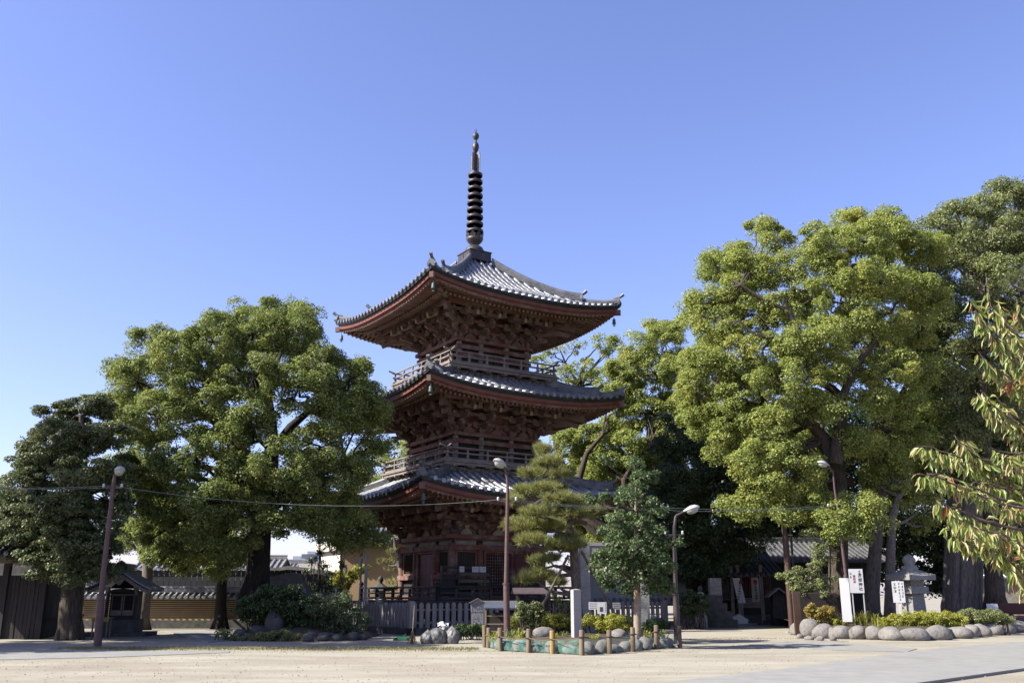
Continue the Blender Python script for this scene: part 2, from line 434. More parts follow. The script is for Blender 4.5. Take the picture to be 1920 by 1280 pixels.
def railing(h, z, parent, m=grey_wood):
    """balustrade of one upper balcony: rails crossing at the corners, short struts; z = floor"""
    for k in range(4):
        b = MB(); b.M = F4(k); L = 2*h
        b.box((0, -h, z+.06), (L+.30, .11, .11)); b.box((0, -h, z+.36), (L+.34, .10, .07))
        pts = [(x*(h+.42), -h, z+.62+(.10*max(0, (abs(x)-.86)/.14)**1.5)) for x in (-1, -.95, -.9, -.86, 0, .86, .9, .95, 1)]
        b.tube(pts, .045, 8)
        rl = b.build('railing', m, parent)
        n = 6
        for i in range(n+1):
            x = -h+L*i/n; p = MB(); p.M = F4(k)
            p.box((x, -h, z+.255), (.11, .09, .35)); p.box((x, -h, z+.51), (.075, .075, .24)); p.build('rail_post', m, rl)
def balcony(h, z, hw, zb, parent):
    """floor, edge boards and the little brackets carrying it; hw wall of the storey, zb the roof it stands on"""
    f = MB(); f.box((0, 0, z-.05), (2*h+.36, 2*h+.36, .09)); fo = f.build('balcony_floor', grey_wood, parent)
    for k in range(4):
        b = MB(); b.M = F4(k)
        b.box((0, -h-.04, z-.17), (2*h+.3, .14, .14)); b.box((0, -h+.35, z-.34), (2*h-.3, .13, .14)); b.box((0, -h+.62, z-.62), (2*h-1.0, .14, .5)); b.box((0, -h+.55, zb+.05), (2*h-.6, .5, .3))
        n = 7
        for i in range(n):
            x = (-1+2*i/(n-1))*(h-.35)
            arm(b, (x, -h+.3, z-.50), .62, 'x', .13, .14); arm(b, (x, -h+.25, z-.36), .75, 'y', .12, .12)
            for dx in (-.22, .22): masu(b, x+dx, -h+.3, z-.38, .15)
            arm(b, (x, -h+.02, z-.30), .55, 'x', .12, .12); masu(b, x, -h+.42, z-.66, .2)
        b.build('balcony_bracket_row', grey_wood, fo)
    return fo

# ---- ground storey
W1, Z_FL = 2.66, 1.36
st = MB()
for k in range(4):
    st.M = F4(k); st.box((0, -3.4, .25), (6.8+.1, .6, .5))
st.M = None; st.box((0, 0, .22), (6.4, 6.4, .44)); st.build('stone_base', stone_d, pag)
for k in range(4):       # dark boards and short posts below the balcony
    b = MB(); b.M = F4(k)
    for i in range(8): b.box((-4.0+8.0*i/7, -4.05, .62), (.16, .16, 1.2))
    b.box((0, -3.2, .75), (6.6, .06, 1.1)); b.build('under_floor_posts', dark_wood, pag)
f = MB(); f.box((0, 0, Z_FL-.06), (8.7, 8.7, .12)); f.box((0, 0, Z_FL-.20), (8.5, 8.5, .15))
floor1 = f.build('veranda_floor', black_wood, pag)
for k in range(4):
    b = MB(); b.M = F4(k); h = 4.25
    b.box((0, -h, Z_FL+.10), (2*h, .09, .10)); b.box((0, -h, Z_FL+.34), (2*h, .07, .07)); b.tube([(-h, -h, Z_FL+.60), (h, -h, Z_FL+.60)], .045, 8)
    rl = b.build('railing', black_wood, pag)
    for i in range(1, 9):
        p = MB(); p.M = F4(k); p.box((-h+2*h*i/9, -h, Z_FL+.28), (.13, .08, .52)); p.build('rail_post', black_wood, rl)
    c = MB(); c.M = F4(k)
    c.lathe([(.11, -.35), (.11, .62), (.125, .63), (.125, .66), (.08, .69), (.08, .73), (.125, .77), (.13, .82), (.10, .88), (.03, .94), (.0, .96)], (-h, -h, Z_FL), 12)
    c.build('corner_post', black_wood, pag)
ZD1 = 4.46
bays = [-W1+.0, -W1*.40, W1*.40, W1-.0]
for k in range(4):
    c = MB(); c.M = F4(k)
    w_ = MB(); w_.M = F4(k); w_.box((0, -W1+.16, (Z_FL+ZD1)/2), (2*W1-.3, .08, ZD1-Z_FL)); wl = w_.build('storey_wall', dark_wood, pag)
    for x in bays[:3]:
        cc = MB(); cc.M = F4(k); cc.tube([(x, -W1, Z_FL), (x, -W1, 4.05)], .19 if abs(x) > 2 else .165, 12); cc.build('column', red_wood, wl)
    b = MB(); b.M = F4(k)
    b.box((0, -W1-.02, ZD1-.10), (2*W1+.62, .48, .20)); b.build('wall_plate', red_wood, wl)
    b = MB(); b.M = F4(k)
    b.box((0, -W1-.10, 3.86), (2*W1+.48, .20, .25)); b.box((0, -W1-.10, Z_FL+.12), (2*W1+.48, .20, .22)); b.box((0, -W1-.02, 4.22), (2*W1, .22, .05))
    for x0, x1 in ((bays[0], bays[1]), (bays[2], bays[3])): b.box(((x0+x1)/2, -W1-.10, 2.46), (x1-x0+.36, .22, .22))
    for x in bays: b.tube([(x, -W1-.2, 3.86), (x, -W1-.24, 3.86)], .085, 8)
    b.build('tie_beam', red_wood, wl)
    b = MB(); b.M = F4(k)
    for i in range(3):
        x0, x1 = bays[i]+.2, bays[i+1]-.2; b.box(((x0+x1)/2, -W1+.07, 4.095), (x1-x0, .05, .20))
    b.build('plaster_panel', plaster_old, wl)
    for x0, x1 in ((bays[0], bays[1]), (bays[2], bays[3])):
        xc = (x0+x1)/2; hw = (x1-x0)/2-.24
        fr = MB(); fr.M = F4(k)
        for s_ in (-1, 1): fr.box((xc+s_*hw, -W1+.02, 3.15), (.10, .14, 1.14))
        fr.box((xc, -W1+.02, 3.68), (2*hw, .13, .09)); fr.box((xc, -W1+.02, 2.62), (2*hw, .13, .09)); wf = fr.build('window', red_wood, wl)
        sl_ = MB(); sl_.M = F4(k); sl_.box((xc, -W1+.08, 3.15), (2*hw-.1, .03, 1.0))
        for i in range(9): sl_.box((xc-hw+.12+(2*hw-.24)*i/8, -W1+.05, 3.15), (.05, .05, 1.0), rz=pi/4)
        sl_.build('slats', window_in, wf)
        lb = MB(); lb.M = F4(k); lb.box((xc, -W1+.06, 1.9), (2*hw+.1, .05, .9)); lb.build('lower_panel', dark_wood, wl)
    # doorway
    hw = W1*.40-.19
    fr = MB(); fr.M = F4(k)
    for s_ in (-1, 1): fr.box((s_*(hw-.06), -W1+.0, 2.6), (.14, .18, 2.24))
    fr.box((0, -W1, 3.68), (2*hw-.26, .18, .12)); df = fr.build('door_frame', red_wood, wl)
    if k in (3, 1):
        for s_ in (-1, 1):
            d = MB(); d.M = F4(k); d.box((s_*(hw-.13)/2, -W1+.05, 2.54), (hw-.15, .06, 2.12))
            for zz in (1.62, 2.5, 3.4): d.box((s_*(hw-.13)/2, -W1+.02, zz), (hw-.17, .03, .09))
            d.build('door', red_door, wl)
    else:
        d = MB(); d.M = F4(k); d.box((0, -W1+.10, 2.54), (2*hw-.3, .03, 2.12)); dp = d.build('door', void_dark, wl)
        g = MB(); g.M = F4(k)
        for i in range(11): g.box((-hw+.17+(2*hw-.34)*i/10, -W1+.06, 2.54), (.028, .03, 2.12))
        for i in range(15): g.box((0, -W1+.058, 1.52+2.04*i/14), (2*hw-.34, .03, .028))
        g.build('lattice', red_wood, dp)
        d = MB(); d.M = F4(k); d.box((hw+.36, -W1-.26, 2.54), (hw-.1, .05, 2.12)); d.build('door', red_door, wl)
        if k == 0:      # dark panel door of the right bay
            pass
R1 = Roof(6.35, 6.17, .55, 2.75, 7.75); 
roof1 = storey_eaves(R1, W1, ZD1, pag, [bays[1], bays[2], -W1, W1])
# ---- upper storeys
def upper(W, zf, zd, hr, zb):
    balcony(hr-.1, zf, W, zb, pag); railing(hr-.1, zf, pag)
    by = [-W, -W*.38, W*.38, W]
    for k in range(4):
        w_ = MB(); w_.M = F4(k); w_.box((0, -W+.14, (zf+zd)/2), (2*W-.2, .08, zd-zf)); wl = w_.build('storey_wall', dark_wood, pag)
        c = MB(); c.M = F4(k)
        for x in by[:3]:
            cc = MB(); cc.M = F4(k); cc.tube([(x, -W, zf), (x, -W, zd-.18)], .15, 10); cc.build('column', grey_wood, wl)
        b = MB(); b.M = F4(k); b.box((0, -W-.02, zd-.09), (2*W+.56, .42, .18)); b.build('wall_plate', red_wood, wl)
        b = MB(); b.M = F4(k); b.box((0, -W-.08, zd-.46), (2*W+.40, .18, .22)); b.box((0, -W-.08, zf+.75), (2*W+.40, .16, .14)); b.build('tie_beam', red_wood, wl)
        fr = MB(); fr.M = F4(k)
        for x0, x1 in ((by[0], by[1]), (by[2], by[3])):
            for i in range(7): fr.box((x0+.2+(x1-x0-.4)*i/6, -W+.07, zf+.95), (.04, .04, .55), rz=pi/4)
        for s_ in (-1, 1): fr.box((s_*W*.17, -W+.08, zf+.6), (W*.30, .05, 1.15))
        fr.build('window', window_in, wl)
W2, W3 = 2.42, 2.12
upper(W2, 7.97, 9.57, 3.55, 7.25)
R2 = Roof(5.85, 11.22, .52, 2.5, 12.75)
roof2 = storey_eaves(R2, W2, 9.57, pag, [-W2*.38, W2*.38, -W2, W2])
upper(W3, 12.95, 14.60, 3.28, 12.3)
R3 = Roof(5.82, 16.22, .58, .72, 19.62, .5)
roof3 = storey_eaves(R3, W3, 14.60, pag, [-W3*.38, W3*.38, -W3, W3])
# ---- spire
b = MB(); b.box((0, 0, 20.08), (1.38, 1.38, .56)); b.box((0, 0, 20.34), (1.46, 1.46, .06)); b.box((0, 0, 19.82), (1.46, 1.46, .08))
for k in range(4):
    b.M = F4(k)
    for x in (-.34, .34): b.box((x, -.695, 20.06), (.60, .03, .40))
spire = b.build('spire', bronze, pag)
b = MB(); b.lathe([(.56, 0), (.56, .05), (.54, .18), (.46, .32), (.33, .41), (.2, .44)], (0, 0, 20.37), 20); b.build('inverted_bowl', bronze, spire)
b = MB(); b.lathe([(.2, .40), (.22, .5), (.34, .6), (.46, .74), (.50, .86), (.42, .88)], (0, 0, 20.37), 20)
for i in range(8):
    a = 2*pi*i/8; b.add([(cos(a+s)*r, sin(a+s)*r, 20.37+z) for s, r, z in ((-.3, .43, .80), (.3, .43, .80), (.34, .50, 1.02), (.0, .53, 1.16), (-.34, .50, 1.02))], [(0, 1, 2, 3, 4)]); b.add([(cos(a+s)*(r-.03), sin(a+s)*(r-.03), 20.37+z) for s, r, z in ((-.3, .43, .80), (.3, .43, .80), (.34, .50, 1.02), (.0, .53, 1.16), (-.34, .50, 1.02))], [(4, 3, 2, 1, 0)])
b.build('lotus_petals', bronze, spire)
ZR0, ZR1 = 21.62, 24.9
b = MB(); b.tube([(0, 0, 20.7), (0, 0, ZR1+.3), (0, 0, 27.0)], [.11, .085, .06], 12); b.build('mast', bronze, spire)
for i in range(9):
    z = ZR0 + (ZR1-ZR0)*i/8; r = .49-.075*i/8
    g = MB(); g.lathe([(r-.03, -.075), (r, -.075), (r+.015, 0), (r, .075), (r-.05, .10), (r-.06, .085), (r-.03, .055), (r-.03, -.075)], (0, 0, z), 24)
    for q in range(6):
        a = 2*pi*q/6+.3; g.beam((.06*cos(a), .06*sin(a), z-.02), ((r-.02)*cos(a), (r-.02)*sin(a), z-.02), .035, .05)
    g.lathe([(.10, -.07), (.12, 0), (.10, .07)], (0, 0, z), 10)
    g.build('ring', bronze, spire)
z0 = 25.12
b = MB()
for q in range(4):           # openwork water-flame fins
    a = pi/4*0.55 + q*pi/2
    for j in range(9):
        zz = z0+.05+j*.125
        for rr in (.12, .20, .28):
            if j == 8 and rr > .2: continue
            b.box((rr*cos(a), rr*sin(a), zz), (.075, .022, .06), rz=a, ry=.6); b.box((rr*cos(a), rr*sin(a), zz+.06), (.06, .022, .03), rz=a, ry=-.6)
    b.beam((.31*cos(a), .31*sin(a), z0), (.31*cos(a), .31*sin(a), z0+1.05), .025, .02); b.beam((.085*cos(a), .085*sin(a), z0), (.085*cos(a), .085*sin(a), z0+1.2), .04, .03)
b.build('water_flame', bronze, spire)
b = MB(); b.lathe([(.09, 0), (.15, .06), (.19, .2), (.2, .32), (.16, .46), (.08, .56), (.06, .7)], (0, 0, 26.32), 16); b.build('dragon_ball', bronze, spire)
b = MB(); b.lathe([(.06, 0), (.10, .06), (.18, .17), (.195, .28), (.16, .39), (.08, .47), (.02, .52)], (0, 0, 26.98), 16); b.tube([(0, 0, 27.4), (0, 0, 27.75)], .012, 5)
for q in range(4): b.tube([(0, 0, 27.48), (.10*cos(q*1.57), .10*sin(q*1.57), 27.62)], .01, 4)
b.build('jewel', M('dull green bronze', (.11, .12, .11), (.06, .06, .055), 6, .5, .1, metal=.3), spire)
for ch in spire.children: ch.scale.z = 1.075; ch.location.z = 20.37*(1-1.075)
# ---- wind bells under the corners
bell = MB(); bell.lathe([(.0, 0), (.06, -.01), (.10, -.05), (.115, -.2), (.13, -.34), (.15, -.40), (.13, -.40), (.1, -.3), (.0, -.25)], (0, 0, -.14), 12)
bell.tube([(0, 0, .02), (0, 0, -.15)], .018, 6); bell.tube([(0, 0, -.4), (0, 0, -.62)], .012, 5); bell.box((0, 0, -.66), (.16, .012, .12))
bell0 = None
for R, nm in ((R1, 'lowest'), (R2, 'middle'), (R3, 'top')):
    for cx, cy, wh in ((-1, -1, 'front'), (1, -1, 'right'), (-1, 1, 'left')):
        d = R.H-.28; p = Matrix.Translation((PX, PY, 0)) @ Matrix.Rotation(PA, 4, 'Z') @ Vector((cx*d, cy*d, R.eave(R.H)-.66))
        if bell0 is None: bell0 = o = bell.build('wind_bell', verdigris)
        else: o = bell0.copy(); COL.objects.link(o)
        o.location = p; o.scale = (.75,)*3; tag(o, 'green bronze wind bell hanging under the %s corner of the %s pagoda roof' % (wh, nm), 'wind bell', 'wind bells of the pagoda')
# ---------------------------------------------------------------- ground, road, paths
sand = M('pale trodden sand', (.49, .45, .36), (.375, .34, .265), .9, .95, .7, c3=(.32, .275, .205), s3=.16, lo3=.46, hi3=.70, bscale=12, detail=12, stretch=(.3, 1.3, 1))
road_m = M('pale worn concrete road', (.37, .362, .335), (.31, .304, .285), 2, .9, .15, c3=(.27, .26, .235), s3=.25, bscale=30)
soil = M('dark garden soil', (.12, .095, .065), (.06, .05, .035), 3, .95, .5, c3=(.05, .07, .025), s3=.8)
g = MB(); g.grid([[(x, y, 0) for x in (-900, -120, -40, 0, 40, 120, 900)] for y in (-40, 0, 25, 50, 120, 400, 1500)], False)
tag(g.build('ground', sand), kind='structure')
A = [gp(x, y) for x, y in ((1240, 1280), (1460, 1255), (1660, 1227), (1760, 1215), (1920, 1202))]
B = [gp(x, y) for x, y in ((1760, 1280), (1920, 1257))]
dA = (A[-1]-A[-2]).normalized(); dA0 = (A[0]-A[1]).normalized(); dB = (B[1]-B[0]).normalized()
A = [A[0]+dA0*30]+A+[A[-1]+dA*60]; B = [B[0]-dB*30, B[0], B[1], B[1]+dB*60]
g = MB(); h = .06; n = len(A)
Bq = [B[0]+(B[3]-B[0])*(i/(n-1)) for i in range(n)]
g.grid([[(a.x, a.y, .004), (a.x, a.y, h*.3), (a.x*.9+b.x*.1, a.y*.9+b.y*.1, h), (b.x, b.y, h), (b.x, b.y, .004)] for a, b in zip(A, Bq)], False)
tag(g.build('road', road_m), kind='structure')
def strip(name, pts, m, h=.02):
    g = MB(); P = [gp(x, y) for x, y in pts]; g.prism([(p.x, p.y) for p in P], .004, h, 'xy'); return tag(g.build(name, m), kind='structure')
strip('paving', [(1400, 1208), (1500, 1203), (1560, 1204), (1720, 1216), (1700, 1222), (1560, 1219)], road_m, .015)
strip('path', [(-60, 1224), (200, 1221), (430, 1219), (430, 1223), (200, 1232), (-60, 1238)], road_m, .012)
strip('paved_path', [(310, 1184), (420, 1182), (440, 1200), (390, 1204)], concrete, .03)
strip('shrine_paving', [(1355, 1175), (1420, 1172), (1425, 1165), (1350, 1166)], concrete, .10)
# ---------------------------------------------------------------- vegetation
def _unit(a): return a/np.maximum(np.linalg.norm(a, axis=1, keepdims=True), 1e-9)
def leaf_quads(rng, C, Nn, size, asp=.55, droop=.25):
    n = len(C); r = rng.normal(size=(n, 3)); Nn = _unit(Nn); t = _unit(r - Nn*np.sum(r*Nn, 1, keepdims=True)); t[:, 2] -= droop; t = _unit(t)
    b = _unit(np.cross(Nn, t)); L = (size*(.65+.7*rng.random(n)))[:, None]
    W = L*asp
    return np.stack([C-t*L*.5, C+b*W*.5-t*L*.06, C+t*L*.5, C-b*W*.5-t*L*.06], 1)
def clump_points(rng, cc, cr, per, flat=.8, up=.55, rnd=.55):
    K = len(cc); idx = np.repeat(np.arange(K), per); n = len(idx)
    d = _unit(rng.normal(size=(n, 3))); low = d[:, 2] < -.25; flip = low & (rng.random(n) < .6); d[flip, 2] *= -1
    r = cr[idx]*(.45+.55*rng.random(n)**.6)
    P = cc[idx] + d*r[:, None]*np.array([1, 1, flat])
    Nn = d*.75 + np.array([0, 0, up]) + rng.normal(size=(n, 3))*rnd
    return P, Nn
def shell_clumps(rng, lobes, cr, fill=1.0, inner=.0):
    """clump centres on the outer shell of each lobe (lobes: x, y, z, r)"""
    L = np.array([l[:4] for l in lobes], float); out = []
    for i, (x, y, z, r) in enumerate(L):
        n = max(5, int(fill*4*(r/cr)**2*.95)); d = _unit(rng.normal(size=(n, 3)))
        rr = r*(.72+.30*rng.random(n))
        p = np.array([x, y, z]) + d*rr[:, None]*np.array([1, 1, .85])
        keep = np.ones(n, bool)
        for j, (a, b, c, q) in enumerate(L):
            if j != i: keep &= ((p-np.array([a, b, c]))**2).sum(1) > (q*.62)**2
        out.append(p[keep])
    return np.concatenate(out)
def px_lobes(rng, Y, cx, cy, RR, lst, depth=.75, back=.5, dY=0.0):
    """lobes placed at photo positions of a crown centred on pixel cx, cy with radius RR px; near lobes bulge towards the camera, some are mirrored behind"""
    out = []; k = ppm(Y)
    for l in lst:
        x, y, r = l[:3]; q = max(0.0, RR*RR-(x-cx)**2-(y-cy)**2)
        o = depth*sqrt(q)/k; o *= .75+.4*rng.random()
        if len(l) > 3: o = l[3]
        f = at(x, y, Y-o+dY); s = r/k*(Y-o+dY)/Y
        out.append((f.x, f.y, f.z, s))
        if rng.random() < back and len(l) < 4:
            f = at(x, y, Y+o*.9+dY); out.append((f.x+rng.normal()*.4, f.y, max(f.z, 1.5), s*1.1))
    return out
def limb(mb, a, b, ra, rb, rng, sag=.12, n=6, sides=6, wob=.06):
    a = Vector(a); b = Vector(b); d = b-a; L = d.length; pts = []; rad = []
    side = Vector(rng.normal(size=3)); 
    for i in range(n):
        t = i/(n-1); p = a+d*t; p.z -= sag*L*sin(pi*t)*.5
        if 0 < i < n-1: p += Vector(rng.normal(size=3))*L*wob*.5
        pts.append(p); rad.append(ra+(rb-ra)*t**.8)
    mb.tube(pts, rad, sides)
    return pts
bark = M('grey brown bark', (.11, .085, .065), (.045, .035, .028), 5, .95, .6, (3, 3, .7), c3=(.09, .085, .06), s3=1.2)
bark_pale = M('pale grey bark', (.27, .235, .205), (.14, .12, .105), 6, .95, .5, (3, 3, .6), c3=(.10, .08, .06), s3=.9)
bark_dark = M('dark damp bark', (.05, .04, .033), (.022, .018, .016), 5, .95, .5, (3, 3, .7))
bark_smooth = M('smooth tan bark', (.42, .33, .24), (.32, .25, .18), 5, .85, .15, (1, 1, 3), c3=(.2, .16, .12), s3=3)

DENS = 2.6
def tree(name, label, cat, lobes, trunk, leafm, barkm, seed, cr=.5, per=120, size=.12, fill=1.0, asp=.55, group=None, twigs=.35, limb_r=.16, nodes=None, flat=.8, sides=10, extra=None, up=.55, fine=0, flare=1.0, flutes=0, limbm=None):
    """trunk: list of (point, radius). limbs run from the nearest upper trunk node to each lobe"""
    rng = np.random.default_rng(seed); base = Vector(trunk[0][0])
    root = thing(name, label, cat, base, 0, group); per = int(per*DENS); size *= .95
    mb = MB(); P = [Vector(p)-base for p, r in trunk]; R = [r for p, r in trunk]
    mb.tube(P, R, sides)
    for a in range(5):          # root flare
        an = a*1.257+rng.random(); mb.tube([P[0]+Vector((cos(an)*R[0]*1.2*flare, sin(an)*R[0]*1.2*flare, -.12)), P[0]+Vector((cos(an)*R[0]*.75, sin(an)*R[0]*.75, R[0]*.9)), P[0]+Vector((cos(an)*R[0]*.5, sin(an)*R[0]*.5, R[0]*2.2))], [R[0]*.30, R[0]*.34, R[0]*.2], 6)
    if flutes:                  # ribs and grooves down the bole
        for a in range(flutes):
            an = a*2*pi/flutes; k_ = .86+.10*sin(a*2.3); mb.tube([P[i]+Vector((cos(an+.03*i)*R[i]*k_, sin(an+.03*i)*R[i]*k_, 0)) for i in range(len(P)-1)], [R[i]*(.24+.07*sin(a*1.7)) for i in range(len(P)-1)], 7)
    for ex in (extra or []):    # visible limbs given point by point
        mb.tube([Vector(p)-base for p, r in ex], [r for p, r in ex], 7)
        P += [Vector(p)-base for p, r in ex[1:]]; R += [r for p, r in ex[1:]]
    if limbm: mb.build('trunk', barkm, root, fix=False); mb = MB()
    LB = [(x-base.x, y-base.y, z-base.z, r) for x, y, z, r in lobes]
    cc = shell_clumps(rng, LB, cr, fill)
    for (x, y, z, r) in LB:
        c = Vector((x, y, z)); best = min(range(max(1, len(trunk)//2), len(P)), key=lambda i: (P[i]-c).length + max(0, P[i].z-c.z)*1.5)
        limb(mb, P[best], c, min(R[best]*.7, limb_r), .035, rng)
        near = cc[((cc-np.array([x, y, z]))**2).sum(1) < (r*1.15)**2]
        for q in near[rng.random(len(near)) < twigs]: limb(mb, c, q, .035, .012, rng, n=4, sides=4)
    mb.build('branches' if limbm else 'trunk', limbm or barkm, root, fix=False)
    rad = cr*(.5+.9*rng.random(len(cc))); Pn, Nn = clump_points(rng, cc, rad, per, flat, up)
    if fine:   # sprigs poking out of the outline
        sp = cc[rng.integers(0, len(cc), fine)] + _unit(rng.normal(size=(fine, 3))+np.array([0, 0, .5]))*cr*1.02
        P2, N2 = clump_points(rng, sp, np.full(fine, cr*.32), 14, .9, up); Pn = np.concatenate([Pn, P2]); Nn = np.concatenate([Nn, N2])
    V = leaf_quads(rng, Pn, Nn, size, asp)
    quads_mesh('crown', V, leafm, root)
    return root
def TP(lst, Y):   # trunk points from pixels: (x, y, r[, dY])
    out = []
    for l in lst: out.append((at(l[0], l[1], Y+(l[3] if len(l) > 3 else 0)), l[2]))
    return out

lf_camphor = LEAF('camphor leaves', [(.075, .11, .032), (.11, .15, .042), (.15, .19, .055), (.20, .235, .075), (.28, .30, .11)], .36, .55, .3, patch=(.22, .225, .06), pscale=.7, plo=.52, phi=.78)
lf_yellow = LEAF('yellow green camphor leaves', [(.115, .16, .045), (.165, .21, .055), (.22, .26, .07), (.28, .315, .09), (.36, .375, .13)], .38, .55, .3, patch=(.30, .30, .075), pscale=.6, plo=.52, phi=.75)
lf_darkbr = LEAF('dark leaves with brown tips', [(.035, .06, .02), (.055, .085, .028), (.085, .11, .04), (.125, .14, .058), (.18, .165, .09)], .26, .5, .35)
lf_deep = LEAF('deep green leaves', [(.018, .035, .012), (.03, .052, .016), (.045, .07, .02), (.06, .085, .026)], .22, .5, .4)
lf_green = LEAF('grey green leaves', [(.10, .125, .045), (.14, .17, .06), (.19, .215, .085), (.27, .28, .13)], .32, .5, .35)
lf_silver = LEAF('glossy small leaves', [(.045, .075, .026), (.065, .105, .036), (.095, .14, .05), (.15, .18, .085)], .28, .5, .4)
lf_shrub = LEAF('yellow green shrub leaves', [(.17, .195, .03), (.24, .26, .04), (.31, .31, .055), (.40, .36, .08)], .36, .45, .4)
lf_bush = LEAF('dark bush leaves', [(.025, .05, .016), (.04, .07, .02), (.055, .09, .025), (.08, .11, .035)], .25, .4, .5)
lf_needle = LEAF('pine needles', [(.11, .135, .04), (.17, .19, .058), (.23, .235, .08), (.31, .29, .13)], .25, .5, .3)
lf_needle_d = LEAF('dark pine needles', [(.06, .085, .03), (.09, .115, .04), (.15, .15, .06)], .25, .5, .3)

rg = np.random.default_rng(7)
# big camphor on the left
Y = 42.0
lb = px_lobes(rg, Y, 462, 810, 265, [(258, 715, 50), (330, 668, 55), (400, 640, 52), (475, 622, 52), (555, 632, 52), (608, 690, 52), (655, 712, 45), (682, 775, 40), (640, 775, 48), (562, 725, 58), (475, 705, 58), (385, 735, 58), (300, 785, 55), (250, 795, 42), (415, 815, 58), (340, 860, 55), (275, 880, 48), (478, 800, 42), (598, 835, 46), (625, 900, 48), (560, 890, 36), (640, 960, 38), (672, 985, 24), (445, 900, 52), (380, 945, 52), (300, 955, 46), (470, 965, 36), (400, 1010, 36), (345, 1015, 36), (595, 965, 28), (660, 890, 36), (230, 700, 32), (440, 592, 28), (510, 592, 32), (570, 592, 26), (300, 640, 26), (690, 735, 24), (216, 760, 24), (710, 780, 16), (520, 870, 42), (560, 935, 36), (430, 1040, 28), (300, 1000, 34), (530, 985, 26), (560, 990, 20), (690, 870, 24), (700, 830, 26), (640, 1005, 24), (680, 1012, 18), (600, 1000, 20), (420, 1062, 22), (350, 1050, 24), (300, 1040, 24), (620, 985, 22), (460, 1010, 26)], .7, .75)
tree('camphor_tree', 'broad green camphor tree left of the pagoda, its rounded crown of many domed boughs', 'tree', lb,
     TP([(480, 1125, .62), (484, 1060, .52), (488, 1000, .48), (496, 950, .44), (503, 900, .40), (510, 840, .34), (508, 790, .26), (500, 730, .18)], Y), lf_camphor, bark_dark, 11, .46, 135, .104, 1.15, twigs=.25, fine=1500,
     extra=[TP([(503, 900, .3), (470, 860, .22), (430, 820, .16), (390, 780, .1)], Y), TP([(510, 850, .28), (545, 800, .2), (580, 770, .15), (625, 740, .09)], Y), TP([(496, 950, .25), (540, 910, .17), (590, 890, .12), (640, 880, .08)], Y)])
# dark tree at the far left
Y = 37.0
lb = px_lobes(rg, Y, 125, 930, 150, [(130, 775, 26), (178, 768, 30), (112, 815, 34), (160, 822, 38), (210, 815, 32), (62, 855, 34), (105, 882, 42), (160, 890, 42), (42, 915, 36), (85, 950, 42), (140, 960, 42), (200, 935, 40), (30, 985, 38), (62, 1022, 34), (112, 1040, 34), (170, 1022, 38), (150, 1072, 26), (200, 1040, 26), (212, 885, 34), (222, 985, 28), (18, 950, 26), (20, 1030, 24), (100, 1075, 20), (140, 1075, 26, 2.2), (170, 1062, 26, 2.0), (120, 1050, 28, 2.4), (190, 1070, 22, 1.5), (70, 1055, 24, 2.), (160, 1030, 30, 2.6), (120, 1000, 30, 2.8)], .75, .7)
tree('evergreen_tree', 'dark tiered evergreen tree with brownish tips in front of the plank fence', 'tree', lb,
     TP([(130, 1197, .44), (132, 1140, .40), (137, 1090, .38), (142, 1030, .38), (148, 950, .32), (152, 880, .24), (155, 820, .16), (152, 780, .08)], 36.2), lf_darkbr, bark, 12, .36, 125, .098, 1.25, flat=.55, twigs=.3, fine=300, flare=.85)
# slender tree before the yellow wall
Y = 46.5
lb = px_lobes(rg, Y, 290, 975, 90, [(245, 950, 34), (300, 955, 34), (265, 1000, 32), (330, 1000, 32), (235, 1010, 26), (350, 960, 30), (305, 1030, 22), (285, 920, 30), (345, 1040, 20)], .8, .5)
tree('young_tree', 'leaning forked tree with furrowed trunk in front of the yellow wall', 'tree', lb,
     TP([(262, 1181, .44), (268, 1150, .32), (274, 1110, .27), (277, 1075, .26), (276, 1055, .24)], Y), lf_camphor, bark_pale, 13, .4, 80, .11, .9, twigs=.3,
     extra=[TP([(276, 1058, .2), (262, 1030, .14), (250, 1000, .09)], Y), TP([(277, 1060, .2), (272, 1010, .13), (280, 970, .08)], Y), TP([(278, 1062, .17), (305, 1035, .12), (325, 1010, .07)], Y)])
Y = 48.0
lb = px_lobes(rg, Y, 410, 985, 80, [(395, 1000, 36), (430, 960, 36), (440, 1030, 26), (375, 1045, 26), (400, 935, 36), (445, 1060, 18), (360, 1000, 26), (420, 1050, 20)], .8, .5)
tree('young_tree', 'straight dark slim tree between the yellow wall and the rockery', 'tree', lb, TP([(413, 1178, .36), (414, 1130, .27), (418, 1060, .24), (420, 1000, .2), (418, 950, .12)], 47.6), lf_camphor, bark_dark, 14, .4, 80, .115, .9, twigs=.2)
